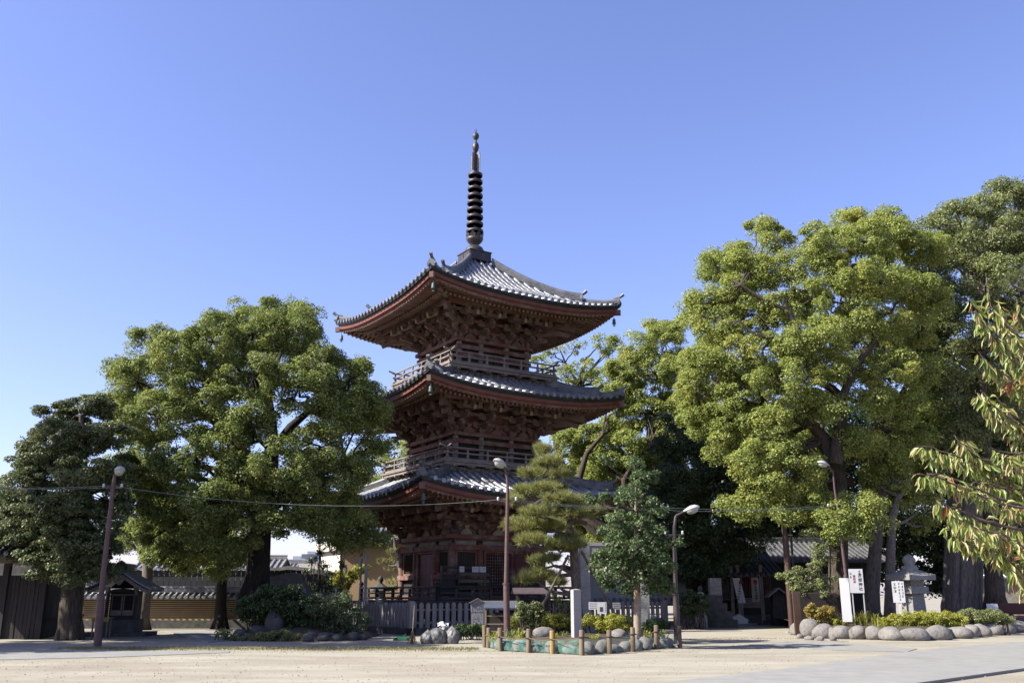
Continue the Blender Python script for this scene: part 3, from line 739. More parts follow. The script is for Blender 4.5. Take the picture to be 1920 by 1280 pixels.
# trees behind the pagoda
lb = px_lobes(rg, 68, 730, 880, 60, [(742, 848, 26), (716, 880, 24), (760, 838, 18), (702, 905, 20), (735, 905, 22), (690, 860, 14), (760, 880, 18)], .8, .3)
tree('background_tree', 'small yellowing tree seen past the left edge of the pagoda balcony', 'tree', lb, TP([(735, 1110, .3), (733, 1000, .25), (730, 930, .2), (732, 880, .12)], 68), lf_yellow, bark, 15, .5, 55, .15, .8)
lb = px_lobes(rg, 68, 1085, 680, 75, [(1040, 662, 20), (1078, 650, 18), (1122, 648, 18), (1150, 642, 11), (1092, 690, 26), (1062, 705, 26), (1110, 715, 22), (1030, 700, 20), (1005, 668, 14), (1140, 660, 10)], .8, .3)
tree('background_tree', 'thin loose camphor top showing between the top and middle roofs of the pagoda', 'tree', lb, TP([(1090, 1110, .5), (1085, 950, .4), (1085, 800, .3), (1085, 720, .2), (1100, 670, .1)], 68), lf_yellow, bark_dark, 16, .5, 45, .15, .7, twigs=.6,
     extra=[TP([(1085, 730, .14), (1110, 690, .09), (1140, 655, .04)], 68), TP([(1085, 720, .12), (1060, 680, .08), (1050, 655, .04)], 68)])
Y = 67.0
lb = px_lobes(rg, Y, 1200, 800, 190, [(1168, 690, 30), (1200, 655, 34), (1248, 642, 38), (1262, 612, 20), (1225, 620, 18), (1180, 740, 36), (1230, 700, 42), (1282, 690, 36), (1212, 775, 38), (1262, 765, 34), (1150, 800, 26), (1128, 832, 30), (1180, 842, 36), (1100, 852, 26), (1090, 900, 30), (1150, 905, 36), (1212, 850, 32), (1078, 962, 26), (1120, 962, 32), (1242, 815, 28), (1062, 822, 16), (1160, 765, 22), (1145, 725, 20), (1045, 905, 18), (1310, 760, 40), (1340, 800, 40), (1060, 870, 24), (1062, 825, 22), (1100, 805, 26), (1112, 900, 28), (1075, 925, 26), (1132, 870, 28), (1182, 890, 32), (1160, 945, 34), (1205, 960, 34), (1232, 905, 34), (1120, 1000, 34), (1180, 1010, 34), (1300, 830, 36), (1390, 790, 40), (1250, 870, 34), (1440, 830, 40), (1480, 800, 36)], .55, .6)
tree('camphor_tree', 'yellow green camphor tree with crooked mossy limbs just right of the pagoda roofs', 'tree', lb, TP([(1150, 1112, .6), (1148, 1040, .5), (1150, 990, .42), (1160, 950, .36)], Y), lf_yellow, bark, 17, .55, 110, .14, 1.3, twigs=.3, fine=300,
     extra=[TP([(1150, 990, .3), (1165, 960, .26), (1200, 935, .2), (1225, 915, .12)], Y-5), TP([(1150, 1000, .3), (1172, 950, .22), (1170, 900, .18), (1190, 862, .12), (1215, 840, .07)], Y-5), TP([(1150, 1000, .34), (1085, 960, .3), (1085, 900, .24), (1100, 850, .18), (1130, 815, .1)], Y-5), TP([(1120, 1000, .34), (1046, 930, .3), (1045, 850, .28), (1040, 800, .18)], Y-2)])
# dark evergreen in the shade
Y = 54.0
lb = px_lobes(rg, Y, 1340, 950, 140, [(1285, 785, 22), (1270, 842, 38), (1330, 850, 38), (1385, 862, 38), (1282, 910, 48), (1350, 920, 48), (1408, 930, 38), (1270, 980, 44), (1330, 990, 48), (1400, 1000, 38), (1300, 1048, 38), (1368, 1048, 34), (1262, 1040, 34), (1420, 880, 34), (1245, 920, 26), (1290, 820, 28), (1450, 940, 40), (1470, 975, 30), (1500, 950, 40), (1540, 970, 34), (1330, 1075, 30), (1235, 1000, 34), (1245, 1075, 30)], .7, .6)
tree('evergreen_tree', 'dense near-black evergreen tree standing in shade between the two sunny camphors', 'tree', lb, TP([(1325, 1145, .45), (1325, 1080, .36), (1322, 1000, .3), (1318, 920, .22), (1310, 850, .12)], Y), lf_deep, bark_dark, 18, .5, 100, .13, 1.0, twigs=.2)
# the big camphor on the right
Y = 45.0
L1 = [(1320, 558, 30), (1345, 502, 36), (1402, 485, 36), (1455, 455, 32), (1442, 512, 38), (1500, 500, 40), (1560, 462, 42), (1622, 452, 44), (1682, 452, 44), (1738, 470, 38), (1590, 520, 44), (1650, 530, 44), (1710, 540, 42), (1520, 562, 38), (1460, 585, 36), (1380, 560, 38), (1342, 620, 42), (1312, 682, 38), (1370, 668, 42), (1430, 655, 36), (1490, 648, 42), (1550, 630, 42), (1612, 600, 42), (1670, 612, 38), (1722, 622, 38), (1300, 728, 28), (1362, 722, 30), (1420, 705, 32), (1500, 708, 38), (1560, 690, 36), (1622, 690, 38), (1680, 690, 36), (1640, 752, 34), (1700, 762, 36), (1495, 832, 36, -1.5), (1450, 872, 34, -1.5), (1400, 830, 24, -1.), (1480, 922, 28, -1.5), (1540, 895, 28, -1.5), (1620, 822, 30), (1660, 852, 30), (1330, 800, 30), (1375, 825, 30), (1310, 772, 28), (1420, 790, 32), (1470, 840, 30), (1385, 740, 34), (1450, 790, 36), (1520, 760, 36), (1420, 870, 34, -1.5), (1560, 760, 30), (1590, 830, 30), (1360, 790, 30), (1520, 870, 26, -2.), (1640, 900, 28, -2.), (1700, 830, 34), (1730, 700, 34), (1745, 560, 34), (1350, 840, 28), (1395, 878, 26, 3.), (1440, 900, 30, 3.2), (1475, 955, 26, 3.), (1510, 930, 28, 2.8), (1525, 968, 22, 2.6), (1420, 850, 28, 3.2), (1470, 860, 28, 3.4), (1515, 880, 26, 3.2), (1540, 930, 22, 2.6), (1410, 590, 36, -2.), (1616, 640, 36, -2.5), (1650, 660, 34, -2.), (1450, 745, 34, -2.), (1430, 620, 30, -2.), (1480, 600, 34, -2.), (1590, 700, 32, -2.), (1680, 810, 32, -1.), (1722, 765, 32, -1.), (1655, 930, 28, -2.5), (1705, 925, 28, -2.5), (1742, 880, 32, -2.), (1760, 800, 32, -2.), (1750, 960, 26, -2.5), (1440, 430, 18), (1600, 418, 22), (1660, 412, 22), (1520, 440, 22), (1310, 590, 22), (1330, 760, 18)]
lb = px_lobes(rg, Y, 1530, 640, 260, L1, .6, .7)
lb += px_lobes(rg, 43, 1530, 640, 10, [(1400, 952, 26, .5), (1370, 950, 16, .5), (1435, 950, 20, .4), (1595, 955, 36, 1.5), (1640, 968, 30, 1.2), (1560, 985, 28, 1.5), (1610, 1000, 24, 1.5)])
tree('camphor_tree', 'huge yellow green camphor tree with dark forking limbs behind the rock-edged planter', 'tree', lb,
     TP([(1574, 1172, .66), (1572, 1110, .50), (1572, 1040, .46), (1572, 960, .44), (1570, 900, .46), (1564, 860, .42)], Y), lf_yellow, bark, 19, .46, 130, .106, 1.25, twigs=.22, limb_r=.13, fine=1800,
     extra=[TP([(1562, 868, .36), (1545, 820, .3), (1520, 795, .24), (1480, 780, .2), (1430, 766, .17), (1355, 736, .12), (1310, 740, .06)], Y-2), TP([(1566, 870, .34), (1574, 805, .28), (1580, 745, .24), (1560, 728, .2), (1535, 715, .16), (1516, 680, .1)], Y-2.5), TP([(1580, 745, .2), (1600, 690, .17), (1640, 640, .14), (1635, 605, .12), (1595, 571, .07)], Y-3.5), TP([(1535, 715, .16), (1490, 650, .13), (1445, 635, .12), (1407, 622, .08), (1385, 600, .05)], Y-4), TP([(1535, 690, .14), (1475, 580, .11), (1437, 567, .1), (1389, 534, .06)], Y-4), TP([(1570, 860, .24), (1640, 800, .18), (1690, 740, .13), (1720, 680, .08)], Y-1)])
# far right giants
Y = 50.0
L2 = [(1755, 520, 34, 2.), (1748, 580, 32, 2.), (1745, 640, 34, 2.), (1745, 720, 34, 2.), (1800, 690, 34, 4.5), (1830, 640, 34, 4.5), (1795, 760, 34, 4.5), (1850, 720, 34, 4.), (1810, 830, 34, 4.5), (1770, 860, 34, 4.), (1850, 800, 34, 4.5), (1830, 890, 28, 4.), (1760, 425, 32), (1800, 420, 40), (1850, 398, 38), (1900, 388, 36), (1962, 395, 50), (1830, 460, 44), (1890, 450, 44), (1782, 482, 36), (1850, 520, 44), (1920, 510, 52), (1985, 480, 54), (1800, 560, 40), (1870, 590, 44), (1762, 602, 40), (1930, 600, 54), (1800, 640, 40), (1860, 670, 40), (1920, 680, 44), (1740, 682, 36), (1782, 732, 36), (1842, 752, 40), (1900, 770, 44), (1705, 802, 36), (1762, 802, 40), (1822, 832, 36), (1720, 882, 32), (1990, 560, 50), (1980, 660, 50), (1870, 362, 20), (1915, 362, 22)]
lb = px_lobes(rg, Y, 1860, 590, 260, L2, .45, .6)
tree('evergreen_tree', 'tall grey green tree with a massive fluted trunk at the far right of the planter', 'tree', lb,
     TP([(1802, 1165, .80), (1803, 1120, .78), (1805, 1040, .77), (1808, 940, .74), (1815, 820, .6), (1830, 700, .45), (1845, 560, .25)], 47.5), lf_green, bark_pale, 20, .55, 115, .13, 1.15, twigs=.15, sides=18, fine=250, flare=.7, flutes=13)
Y = 45.5
lb = px_lobes(rg, Y, 1690, 900, 60, [(1682, 900, 28), (1702, 945, 20), (1735, 925, 22), (1660, 868, 26), (1700, 860, 28), (1640, 905, 22), (1730, 985, 16)], .8, .4)
tree('camphor_tree', 'twin-trunked tree whose two pale boles rise side by side behind the notice board', 'tree', lb,
     TP([(1635, 1165, .43), (1634, 1110, .38), (1638, 1070, .34), (1642, 1020, .3), (1648, 960, .27), (1656, 900, .22), (1666, 850, .12)], Y), lf_yellow, bark_pale, 21, .4, 70, .12, .8, twigs=.4,
     extra=[TP([(1669, 1170, .30), (1669, 1110, .24), (1670, 1040, .22), (1673, 970, .19), (1686, 930, .14), (1706, 900, .08)], Y-1.0), TP([(1670, 985, .1), (1695, 978, .08), (1715, 965, .05)], Y-.8)])
Y = 46.0
lb = px_lobes(rg, 50, 1880, 850, 90, [(1850, 900, 34), (1890, 850, 36), (1840, 830, 30), (1930, 900, 40), (1900, 950, 34), (1950, 830, 40)], .8, .4)
tree('camphor_tree', 'grey trunk with a split base at the right end of the rock-edged planter', 'tree', lb,
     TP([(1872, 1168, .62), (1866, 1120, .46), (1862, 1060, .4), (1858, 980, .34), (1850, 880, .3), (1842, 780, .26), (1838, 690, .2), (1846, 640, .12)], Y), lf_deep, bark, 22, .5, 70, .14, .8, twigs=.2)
# grove beyond the hall, seen as a dark screen of single trees
for i, (x, y, r, Yy, sd) in enumerate([(1480, 900, 110, 74, 1), (1620, 860, 120, 72, 2), (1760, 860, 125, 74, 3), (1900, 860, 130, 72, 4), (1350, 960, 90, 78, 5), (1230, 960, 80, 80, 6), (1130, 985, 60, 84, 7)]):
    lb = px_lobes(rg, Yy, x, y, r*1.5, [(x+dx*r*.75, y+dy*r*.75, r*.42) for dx, dy in ((-1, 0), (1, 0), (0, -1), (0, 0), (-.7, .8), (.7, .8), (0, 1), (-.8, -.8), (.8, -.8), (-.5, 1.7), (.5, 1.7), (0, 2.2))], .5, .3)
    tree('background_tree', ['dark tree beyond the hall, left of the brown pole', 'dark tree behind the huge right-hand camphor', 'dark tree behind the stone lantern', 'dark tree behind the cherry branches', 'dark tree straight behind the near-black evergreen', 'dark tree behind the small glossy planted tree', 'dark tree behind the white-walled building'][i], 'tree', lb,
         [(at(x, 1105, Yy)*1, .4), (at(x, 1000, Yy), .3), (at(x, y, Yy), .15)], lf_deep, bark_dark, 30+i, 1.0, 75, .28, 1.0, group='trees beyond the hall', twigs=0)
# trees left of the frame that shade the ground in front of the rockery
for i, (x, y, h, r) in enumerate([(-26.0, 28.2, 20.0, 4.2)]):
    rr = np.random.default_rng(60+i); lb = [(x+rr.normal()*r*.42, y+rr.uniform(-.62, .62)*r, h*(.16+.8*q/29), r*.42) for q in range(30)]
    tree('evergreen_tree', 'tall evergreen standing outside the left edge that shades the open ground', 'tree', lb, [((x, y, 0), .4), ((x, y, h*.35), .3), ((x, y, h*.7), .15)], lf_darkbr, bark, 50+i, .7, 60, .2, .9, twigs=0)

# ---- pines
def needles(rng, cc, dirs, n, ln, wd):
    K = len(cc); idx = np.repeat(np.arange(K), n); d = _unit(dirs[idx]*.8 + rng.normal(size=(K*n, 3))*.62); d[:, 2] += .25; d = _unit(d)
    C = cc[idx] - dirs[idx]*(rng.random(K*n)*ln*.7)[:, None]; L = ln*(.7+.5*rng.random(K*n))[:, None]
    b = _unit(np.cross(d, rng.normal(size=d.shape)))*wd/2
    return np.stack([C-b, C+b, C+d*L], 1)
def pine(name, label, Y, trunk, pads, leafm, barkm, seed, tufts=46, n=34, ln=.16, wd=.011, parentless=True, group=None):
    rng = np.random.default_rng(seed); base = Vector(trunk[0][0]); root = thing(name, label, 'tree', base, 0, group)
    mb = MB(); P = [Vector(p)-base for p, r in trunk]; R = [r for p, r in trunk]; mb.tube(P, R, 10)
    allc = []; alld = []
    for pd in pads:
        x, y, rx, ry = pd[:4]; dY = pd[4] if len(pd) > 4 else rng.normal()*.5
        c = at(x, y, Y+dY)-base; k = ppm(Y); a, b = rx/k, ry/k
        j = min(range(1, len(P)), key=lambda i: (P[i]-c).length+max(0, P[i].z-c.z)); limb(mb, P[j], c-Vector((0, 0, b*.5)), min(.09, R[j]*.8), .03, rng, .1, 6, 6, .08)
        m = int(tufts*(rx*ry)/(40*20)); d = _unit(rng.normal(size=(m, 3))); d[:, 2] = np.abs(d[:, 2])*.9-.15
        p = np.array(c)+d*np.array([a, a, b])*(.45+.6*rng.random(m))[:, None]
        for q in p[::3]: limb(mb, c-Vector((0, 0, b*.4)), q, .022, .009, rng, n=3, sides=4)
        allc.append(p); alld.append(_unit(d*.6+np.array([0, 0, .7])))
    mb.build('trunk', barkm, root, fix=False)
    V = needles(rng, np.concatenate(allc), np.concatenate(alld), n, ln, wd)
    quads_mesh('crown', V, leafm, root, 3)
    return root
bark_pine = M('flaky pine bark', (.24, .19, .16), (.10, .08, .07), 7, .95, .8, (2, 2, 1), c3=(.14, .12, .10), s3=3)
PINE_Y = 33.5
pine('pine_tree', 'bushy garden pine propped by two leaning poles in the fenced bed', PINE_Y,
     [(at(1086, 1183, 33.5), .19)]+TP([(1082, 1120, .17), (1078, 1070, .165), (1076, 1030, .15), (1074, 1000, .13), (1062, 975, .09), (1045, 930, .06), (1028, 880, .04), (1018, 835, .02)], PINE_Y),
     [(1018, 845, 17, 18), (1030, 868, 32, 16), (1000, 888, 30, 12), (1048, 888, 26, 10), (990, 922, 36, 16), (1030, 915, 34, 14), (1055, 935, 34, 14), (968, 938, 17, 10), (985, 985, 40, 20), (965, 985, 26, 14), (1008, 960, 34, 12), (1080, 962, 36, 16), (1110, 955, 26, 12), (1092, 940, 26, 10), (1000, 1012, 34, 16), (1045, 1022, 36, 16), (1065, 1008, 30, 14), (1030, 1045, 26, 9), (1012, 1078, 36, 14), (985, 1085, 21, 10), (1045, 1090, 21, 9), (1085, 1020, 17, 10), (1030, 985, 33, 15), (1040, 950, 30, 12), (1012, 1050, 25, 9)], lf_needle, bark_pine, 71, tufts=88, n=74, ln=.27, wd=.013)
pine('pine_tree', 'layered pine beside the pagoda wall in front of the tan building', 60,
     TP([(760, 1125, .22), (757, 1090, .2), (750, 1060, .17), (742, 1030, .13), (738, 1000, .06)], 60),
     [(745, 1005, 16, 8), (725, 1020, 16, 7), (735, 1035, 20, 8), (748, 1048, 20, 8), (722, 1052, 18, 7), (738, 1066, 22, 8), (750, 1080, 18, 8), (735, 1092, 20, 9), (748, 1102, 18, 10), (728, 1104, 16, 8)], lf_needle, bark_pine, 72, tufts=70, n=26, ln=.26, wd=.02)
pine('pine_tree', 'pine with one long-needled bough reaching in at the right edge above the cherry', 20,
     [(Vector((13.2, 20, 0)), .25), (Vector((13.0, 20, 4)), .2), (Vector((12.8, 20, 8.0)), .14), (Vector((12.6, 20, 10.2)), .06)],
     [(1895, 528, 22, 16, 0), (1925, 520, 34, 18, 0), (1960, 530, 40, 22, 0), (1990, 470, 40, 20, 0), (2010, 600, 40, 20, 0), (2050, 530, 50, 24, 0), (2060, 400, 40, 24, .5), (2060, 660, 40, 20, .3)], lf_needle_d, bark_pine, 73, tufts=34, n=40, ln=.2, wd=.008)

# ---- glossy little tree in the fenced bed
Y = 30.3
lb = px_lobes(rg, Y, 1190, 1000, 110, [(1192, 902, 17), (1171, 930, 18), (1209, 938, 20), (1164, 975, 22), (1203, 985, 25), (1231, 998, 15), (1155, 1022, 22), (1190, 1030, 25), (1226, 1045, 20), (1164, 1070, 22), (1203, 1072, 25), (1237, 1085, 12), (1138, 1000, 12), (1143, 1062, 13), (1190, 870, 12), (1212, 895, 9), (1131, 935, 8), (1237, 960, 8), (1181, 1100, 13), (1151, 1100, 12), (1220, 1100, 13), (1128, 1040, 9), (1130, 1085, 11), (1252, 1060, 9), (1248, 1100, 8), (1246, 1020, 8)], .4, .6)
tree('planted_tree', 'small glossy-leaved tree with smooth tan trunk in the fenced bed', 'tree', lb, [(at(1195, 1199, 30.3), .12)]+TP([(1195, 1130, .115), (1194, 1090, .10), (1193, 1040, .07), (1192, 960, .045), (1192, 900, .02)], Y), lf_silver, bark_smooth, 81, .2, 28, .085, .85, twigs=.3, limb_r=.035, fine=420, asp=.6, limbm=bark)

# ---- cloud-pruned tree and tall shrubs in the planter
Y = 42.0
lb = px_lobes(rg, Y, 1510, 1070, 10, [(1468, 1076, 12, 0.), (1490, 1072, 12, .2), (1520, 1062, 15, .4), (1545, 1050, 14, 0), (1530, 1030, 13, .3), (1500, 1108, 15, .2), (1525, 1098, 16, -.3), (1550, 1092, 15, .3), (1490, 1096, 10, .4), (1560, 1022, 13, .1), (1538, 990, 14, 0), (1560, 975, 14, .2), (1515, 1000, 10, .2), (1540, 1120, 12, .4)])
tree('shaped_garden_tree', 'flat-tiered garden tree spreading over the left end of the rock-edged planter', 'tree', lb, [(gp(1547, 1168, .35), .10)]+TP([(1545, 1130, .08), (1540, 1100, .07), (1535, 1060, .06), (1545, 1020, .04), (1548, 985, .02)], Y), lf_green, bark_pale, 82, .26, 60, .085, 1.3, flat=.6, twigs=.4, limb_r=.045)

def bush(name, label, blobs, leafm, seed, cr=.2, per=60, size=.075, fill=1.2, stems=True, group=None, cat='shrub', asp=.5, barkm=None, flat=.8, z0=0.0):
    """blobs: (x, y, z, r) world"""
    rng = np.random.default_rng(seed); c0 = Vector((sum(b[0] for b in blobs)/len(blobs), sum(b[1] for b in blobs)/len(blobs), z0))
    root = thing(name, label, cat, c0, 0, group); LB = [(b[0]-c0.x, b[1]-c0.y, b[2]-c0.z, b[3]) for b in blobs]
    cc = shell_clumps(rng, LB, cr, fill); cc = cc[cc[:, 2] > .03]
    mb = MB()
    for b in LB:
        for q in range(3): limb(mb, (b[0]+rng.normal()*.1, b[1]+rng.normal()*.1, -.05), (b[0]+rng.normal()*b[3]*.4, b[1]+rng.normal()*b[3]*.4, b[2]+b[3]*.3), .025, .01, rng, n=4, sides=5)
    mb.build('stems', barkm or bark, root, fix=False)
    P, Nn = clump_points(rng, cc, cr*(.7+.6*rng.random(len(cc))), per, flat); P[:, 2] = np.maximum(P[:, 2], .01)
    quads_mesh('foliage', leaf_quads(rng, P, Nn, size, asp), leafm, root)
    return root
def pblobs(Y, lst, dys=(0,)):
    out = []; k = ppm(Y)
    for x, y, r in lst:
        for d in dys: p = at(x, y, Y+d); out.append((p.x, p.y, max(.05, p.z), r/k))
    return out
def plant_blades(name, label, c, n, h, spread, leafm, seed, wd=.03, cat='plant', group=None):
    """clump of arching strap leaves"""
    rng = np.random.default_rng(seed); Vs = []
    for i in range(n):
        a = rng.random()*2*pi; l = h*(.6+.6*rng.random()); s = spread*(.3+.9*rng.random()); b = np.array([rng.normal()*spread*.25, rng.normal()*spread*.25, 0]); u = np.array([cos(a), sin(a), 0]); v = np.array([-sin(a), cos(a), 0])*wd/2
        pts = [b+u*s*t**1.6+np.array([0, 0, l*(t-.35*t**3)]) for t in (0, .35, .7, 1)]
        w_ = (.8, 1, .7, .05)
        for j in range(3): Vs.append([pts[j]-v*w_[j], pts[j]+v*w_[j], pts[j+1]+v*w_[j+1], pts[j+1]-v*w_[j+1]])
    o = quads_mesh(name, np.array(Vs), leafm); o.location = c; tag(o, label, cat, group); return o
# ---------------------------------------------------------------- left side: plank gate, wall, small shrine, rockery
def pbox(mb, x0, y0, x1, y1, Y, depth, taper=1.0):
    """box whose front face spans photo pixels x0,y0 (top left) .. x1,y1 (bottom right) at depth Y"""
    a = at(x0, y1, Y); b = at(x1, y0, Y); return mb.box(((a.x+b.x)/2, Y+depth/2, (a.z+b.z)/2), (abs(b.x-a.x), depth, abs(b.z-a.z)))
def gable_roof(mb, L, half, z_e, z_r, sp=.3, r=.06, curve=.25, over=.0):
    """tiled gable roof along local x (length L), eaves at y=+-half, with rolls; ridge on top"""
    for sy in (-1, 1):
        def zz(t): return z_e+(z_r-z_e)*((1-curve)*t+curve*t*t)
        mb.grid([[(x, sy*half*(1-t), zz(t)) for t in (0, .2, .4, .6, .8, 1)] for x in (-L/2, L/2)], False)
        mb.grid([[(x, sy*half*(1-t), zz(t)-.07) for t in (0, .2, .4, .6, .8, 1)] for x in (-L/2, L/2)], False)
        mb.box((0, sy*(half-.01), z_e-.035), (L, .03, .075))
        n = int(L/sp)
        for i in range(n+1):
            x = -L/2+L*i/n; P = []
            m_ = max(3, int(half/.3))
            for j in range(m_):
                for q, k_ in ((0, 1.12), (.96, .9)):
                    t = (j+q)/m_; P.append([(x+r*k_*cos(a), sy*half*(1-t)+sy*.03*(1-t), zz(t)+r*k_*1.2*sin(a)+.01) for a in [pi*m/5 for m in range(6)]])
            mb.grid(P, True)
            mb.tube([(x, sy*(half+.03), z_e+.03), (x, sy*(half+.06), z_e+.03)], r*1.2, 8)
    for lv in range(3): mb.box((0, 0, z_r+.04+lv*.07), (L+.04-lv*.02, .26-.05*lv, .055))
    mb.tube([(-L/2-.03, 0, z_r+.24), (L/2+.03, 0, z_r+.24)], .075, 8)
roof_light = M('weathered light grey tiles', (.28, .275, .27), (.19, .185, .185), 3, .4, .05, spec=.8, c3=(.12, .12, .12), s3=.9)
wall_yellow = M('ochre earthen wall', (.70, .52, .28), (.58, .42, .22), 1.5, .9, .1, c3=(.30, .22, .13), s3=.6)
wall_line = M('grooved dark wall line', (.09, .07, .045), (.06, .05, .035), 3, .9)
# low tile-capped yellow wall
Y = 48.3; wl = thing('boundary_wall', 'low ochre wall with dark horizontal lines and a tiled cap at the left', 'wall', (at(330, 1178, Y).x, Y, 0))
xl, xr = at(-40, 1178, Y).x, at(610, 1178, Y).x; ox = wl.location.x; xc = (xl+xr)/2-ox; Lw = xr-xl
b = MB(); b.box((xc, .25, .20), (Lw, .5, .40)); b.build('stone_footing', stone_d, wl)
zt = at(330, 1122, Y).z
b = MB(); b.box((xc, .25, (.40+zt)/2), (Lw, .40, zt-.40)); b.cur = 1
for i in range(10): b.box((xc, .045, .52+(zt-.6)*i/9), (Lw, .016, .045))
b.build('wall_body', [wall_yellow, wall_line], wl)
b = MB(); b.M = Matrix.Translation((xc, .25, 0)); gable_roof(b, Lw, .52, zt+.06, zt+.30, .30, .07); b.build('tiled_cap', tile_mat, wl)
# building and dark board fence behind the wall
Y = 52.5; fn = thing('board_fence', 'tall black board fence with a pale rail standing behind the ochre wall', 'fence', (at(330, 1178, Y).x, Y, 0)); ox = fn.location.x
b = MB()
for i in range(40):
    x = at(150, 1150, Y).x + i*.30; b.box((x-ox, 0, 1.45), (.27, .05, 2.9))
b.build('boards', black_wood, fn)
b = MB(); b.box((at(150, 1150, Y).x-ox+5.9, -.06, 2.98), (12.2, .2, .09)); b.build('top_rail', roof_light, fn)
Y = 60; hs = thing('house', 'house with pale corrugated tile roof half hidden behind the black board fence', 'house', (at(370, 1150, Y).x, Y, 0))
b = MB(); b.box((0, 2.6, 1.5), (8.0, 5, 3.0)); b.build('wall', dark_wood, hs)
b = MB(); b.M = Matrix.Translation((0, 2.6, 0)); gable_roof(b, 9.4, 3.4, at(370, 1086, 59.2).z, at(370, 1048, 62).z, .36, .09); b.build('roof', roof_light, hs)
grey_wall = M('blue grey wall', (.17, .19, .24), (.13, .15, .19), 2, .8)
Y = 54; sh = thing('shed', 'low blue-grey shed with a shallow curved roof beside the camphor trunk', 'shed', (at(540, 1150, Y).x, Y, 0))
a, b_ = at(462, 1150, Y), at(640, 1150, Y); zs = at(520, 1075, Y).z
b = MB(); b.box((0, 1.5, zs/2), (b_.x-a.x, 3, zs)); b.build('wall', grey_wall, sh)
wd = (b_.x-a.x)/2
b = MB(); b.prism([(-wd-.2, zs-.1), (-wd*.5, zs+.28), (0, zs+.42), (wd*.5, zs+.28), (wd+.2, zs-.1), (wd+.2, zs-.25), (0, zs+.25), (-wd-.2, zs-.25)], -.25, 3.3); b.build('roof', roof_light, sh)
# dark plank gate and fence at the far left
Y = 36.8
gt = thing('plank_gate', 'dark plank gate with a deep tiled eave at the left edge', 'gate', (at(40, 1190, Y).x, Y, 0)); ox = gt.location.x
x0, x1 = at(-90, 1190, Y).x, at(76, 1190, Y).x
b = MB(); zt = at(40, 1078, Y).z; n = 22
for i in range(n): b.box((x0+(x1-x0)*(i+.5)/n-ox, .05+random.Random(i).random()*.02, zt/2), ((x1-x0)/n-.012, .05, zt))
b.build('planks', dark_wood, gt)
for x in (-90, 2, 76):
    b = MB(); b.box((at(x, 1150, Y).x-ox, .05, 1.9), (.22, .22, 3.8)); b.build('post', dark_wood, gt)
b = MB(); zb = at(40, 1050, Y).z; b.box(((x0+x1)/2-ox, .0, zb), (x1-x0+1.4, .26, .22)); b.build('lintel', grey_wood, gt)
b = MB(); b.M = Matrix.Translation(((x0+x1)/2-ox-.2, .3, 0)); gable_roof(b, x1-x0+1.5, 1.7, zb+.18, zb+1.2, .3, .08); b.build('roof', tile_dark, gt)
fb = thing('plank_fence', 'weathered plank fence running back from the dark gate to the pale trunk', 'fence', (at(76, 1190, 36.9).x, 36.9, 0)); o = Vector(fb.location)
p0 = at(78, 1190, 37.0); p1 = at(150, 1180, 44.5); b = MB(); n = 34; d = (p1-p0); d.z = 0; an = math.atan2(d.y, d.x); L = d.length
for i in range(n):
    c = p0+d*((i+.5)/n); hh = 2.72+.06*random.Random(i).random(); b.box((c.x-o.x, c.y-o.y, hh/2), (L/n-.015, .045, hh), rz=an)
b.build('planks', M('grey brown planks', (.085, .075, .07), (.045, .04, .038), 3, .85, .3, (5, 5, .5), c3=(.14, .125, .12), s3=1.0), fb)
b = MB()
for z in (.7, 2.2): b.beam((p0.x-o.x+.06, p0.y-o.y+.06, z), (p1.x-o.x+.06, p1.y-o.y+.06, z), .07, .1)
b.build('rails', dark_wood, fb)
# small wayside shrine
Y = 39.3; c = at(222, 1187, Y); shr = thing('wayside_shrine', 'small wooden shrine with gabled tile roof and lattice doors by the leaning tree', 'shrine', (c.x, Y, 0), radians(6))
b = MB(); b.box((0, .5, .08), (2.3, 1.9, .16)); b.box((0, .5, .40), (1.25, 1.3, .5)); b.build('stone_plinth', stone_d, shr)
for sx in (-1, 1):
    b = MB(); b.box((sx*.56, 0, 1.0), (.11, .11, 1.72)); b.build('post', dark_wood, shr)
    b = MB(); b.box((sx*.56, -.08, 1.76), (.10, .25, .10)); b.box((sx*.56, -.16, 1.86), (.16, .2, .12)); b.box((sx*.58, -.12, 1.66), (.08, .16, .12)); b.build('carved_nosing', plaster_old, shr)
b = MB(); b.box((0, .65, 1.2), (1.02, .9, 1.15)); b.build('cabinet', dark_wood, shr)
for sx in (-1, 1):
    d = MB(); d.box((sx*.23, .17, 1.22), (.42, .04, .82)); dd = d.build('door', grey_wood, shr)
    d = MB(); d.box((sx*.23, .145, 1.30), (.33, .02, .58)); d2 = d.build('dark_panel', void_dark, dd)
    d = MB()
    for i in range(5): d.box((sx*.23-.14+.07*i, .13, 1.30), (.015, .02, .58))
    for i in range(8): d.box((sx*.23, .128, 1.04+.074*i), (.33, .02, .014))
    d.build('lattice', dark_wood, dd)
b = MB(); b.prism([(-.62, 1.62), (-.35, 1.70), (0, 1.73), (.35, 1.70), (.62, 1.62), (.62, 1.74), (.3, 1.84), (0, 1.86), (-.3, 1.84), (-.62, 1.74)], -.06, .06); b.build('curved_tie_beam', dark_wood, shr)
b = MB(); b.M = Matrix.Rotation(pi/2, 4, 'Z') @ Matrix.Translation((.35, 0, 0))
gable_roof(b, 1.9, 1.22, 1.80, 2.55, .30, .075, .35); b.build('tiled_roof', tile_mat, shr)
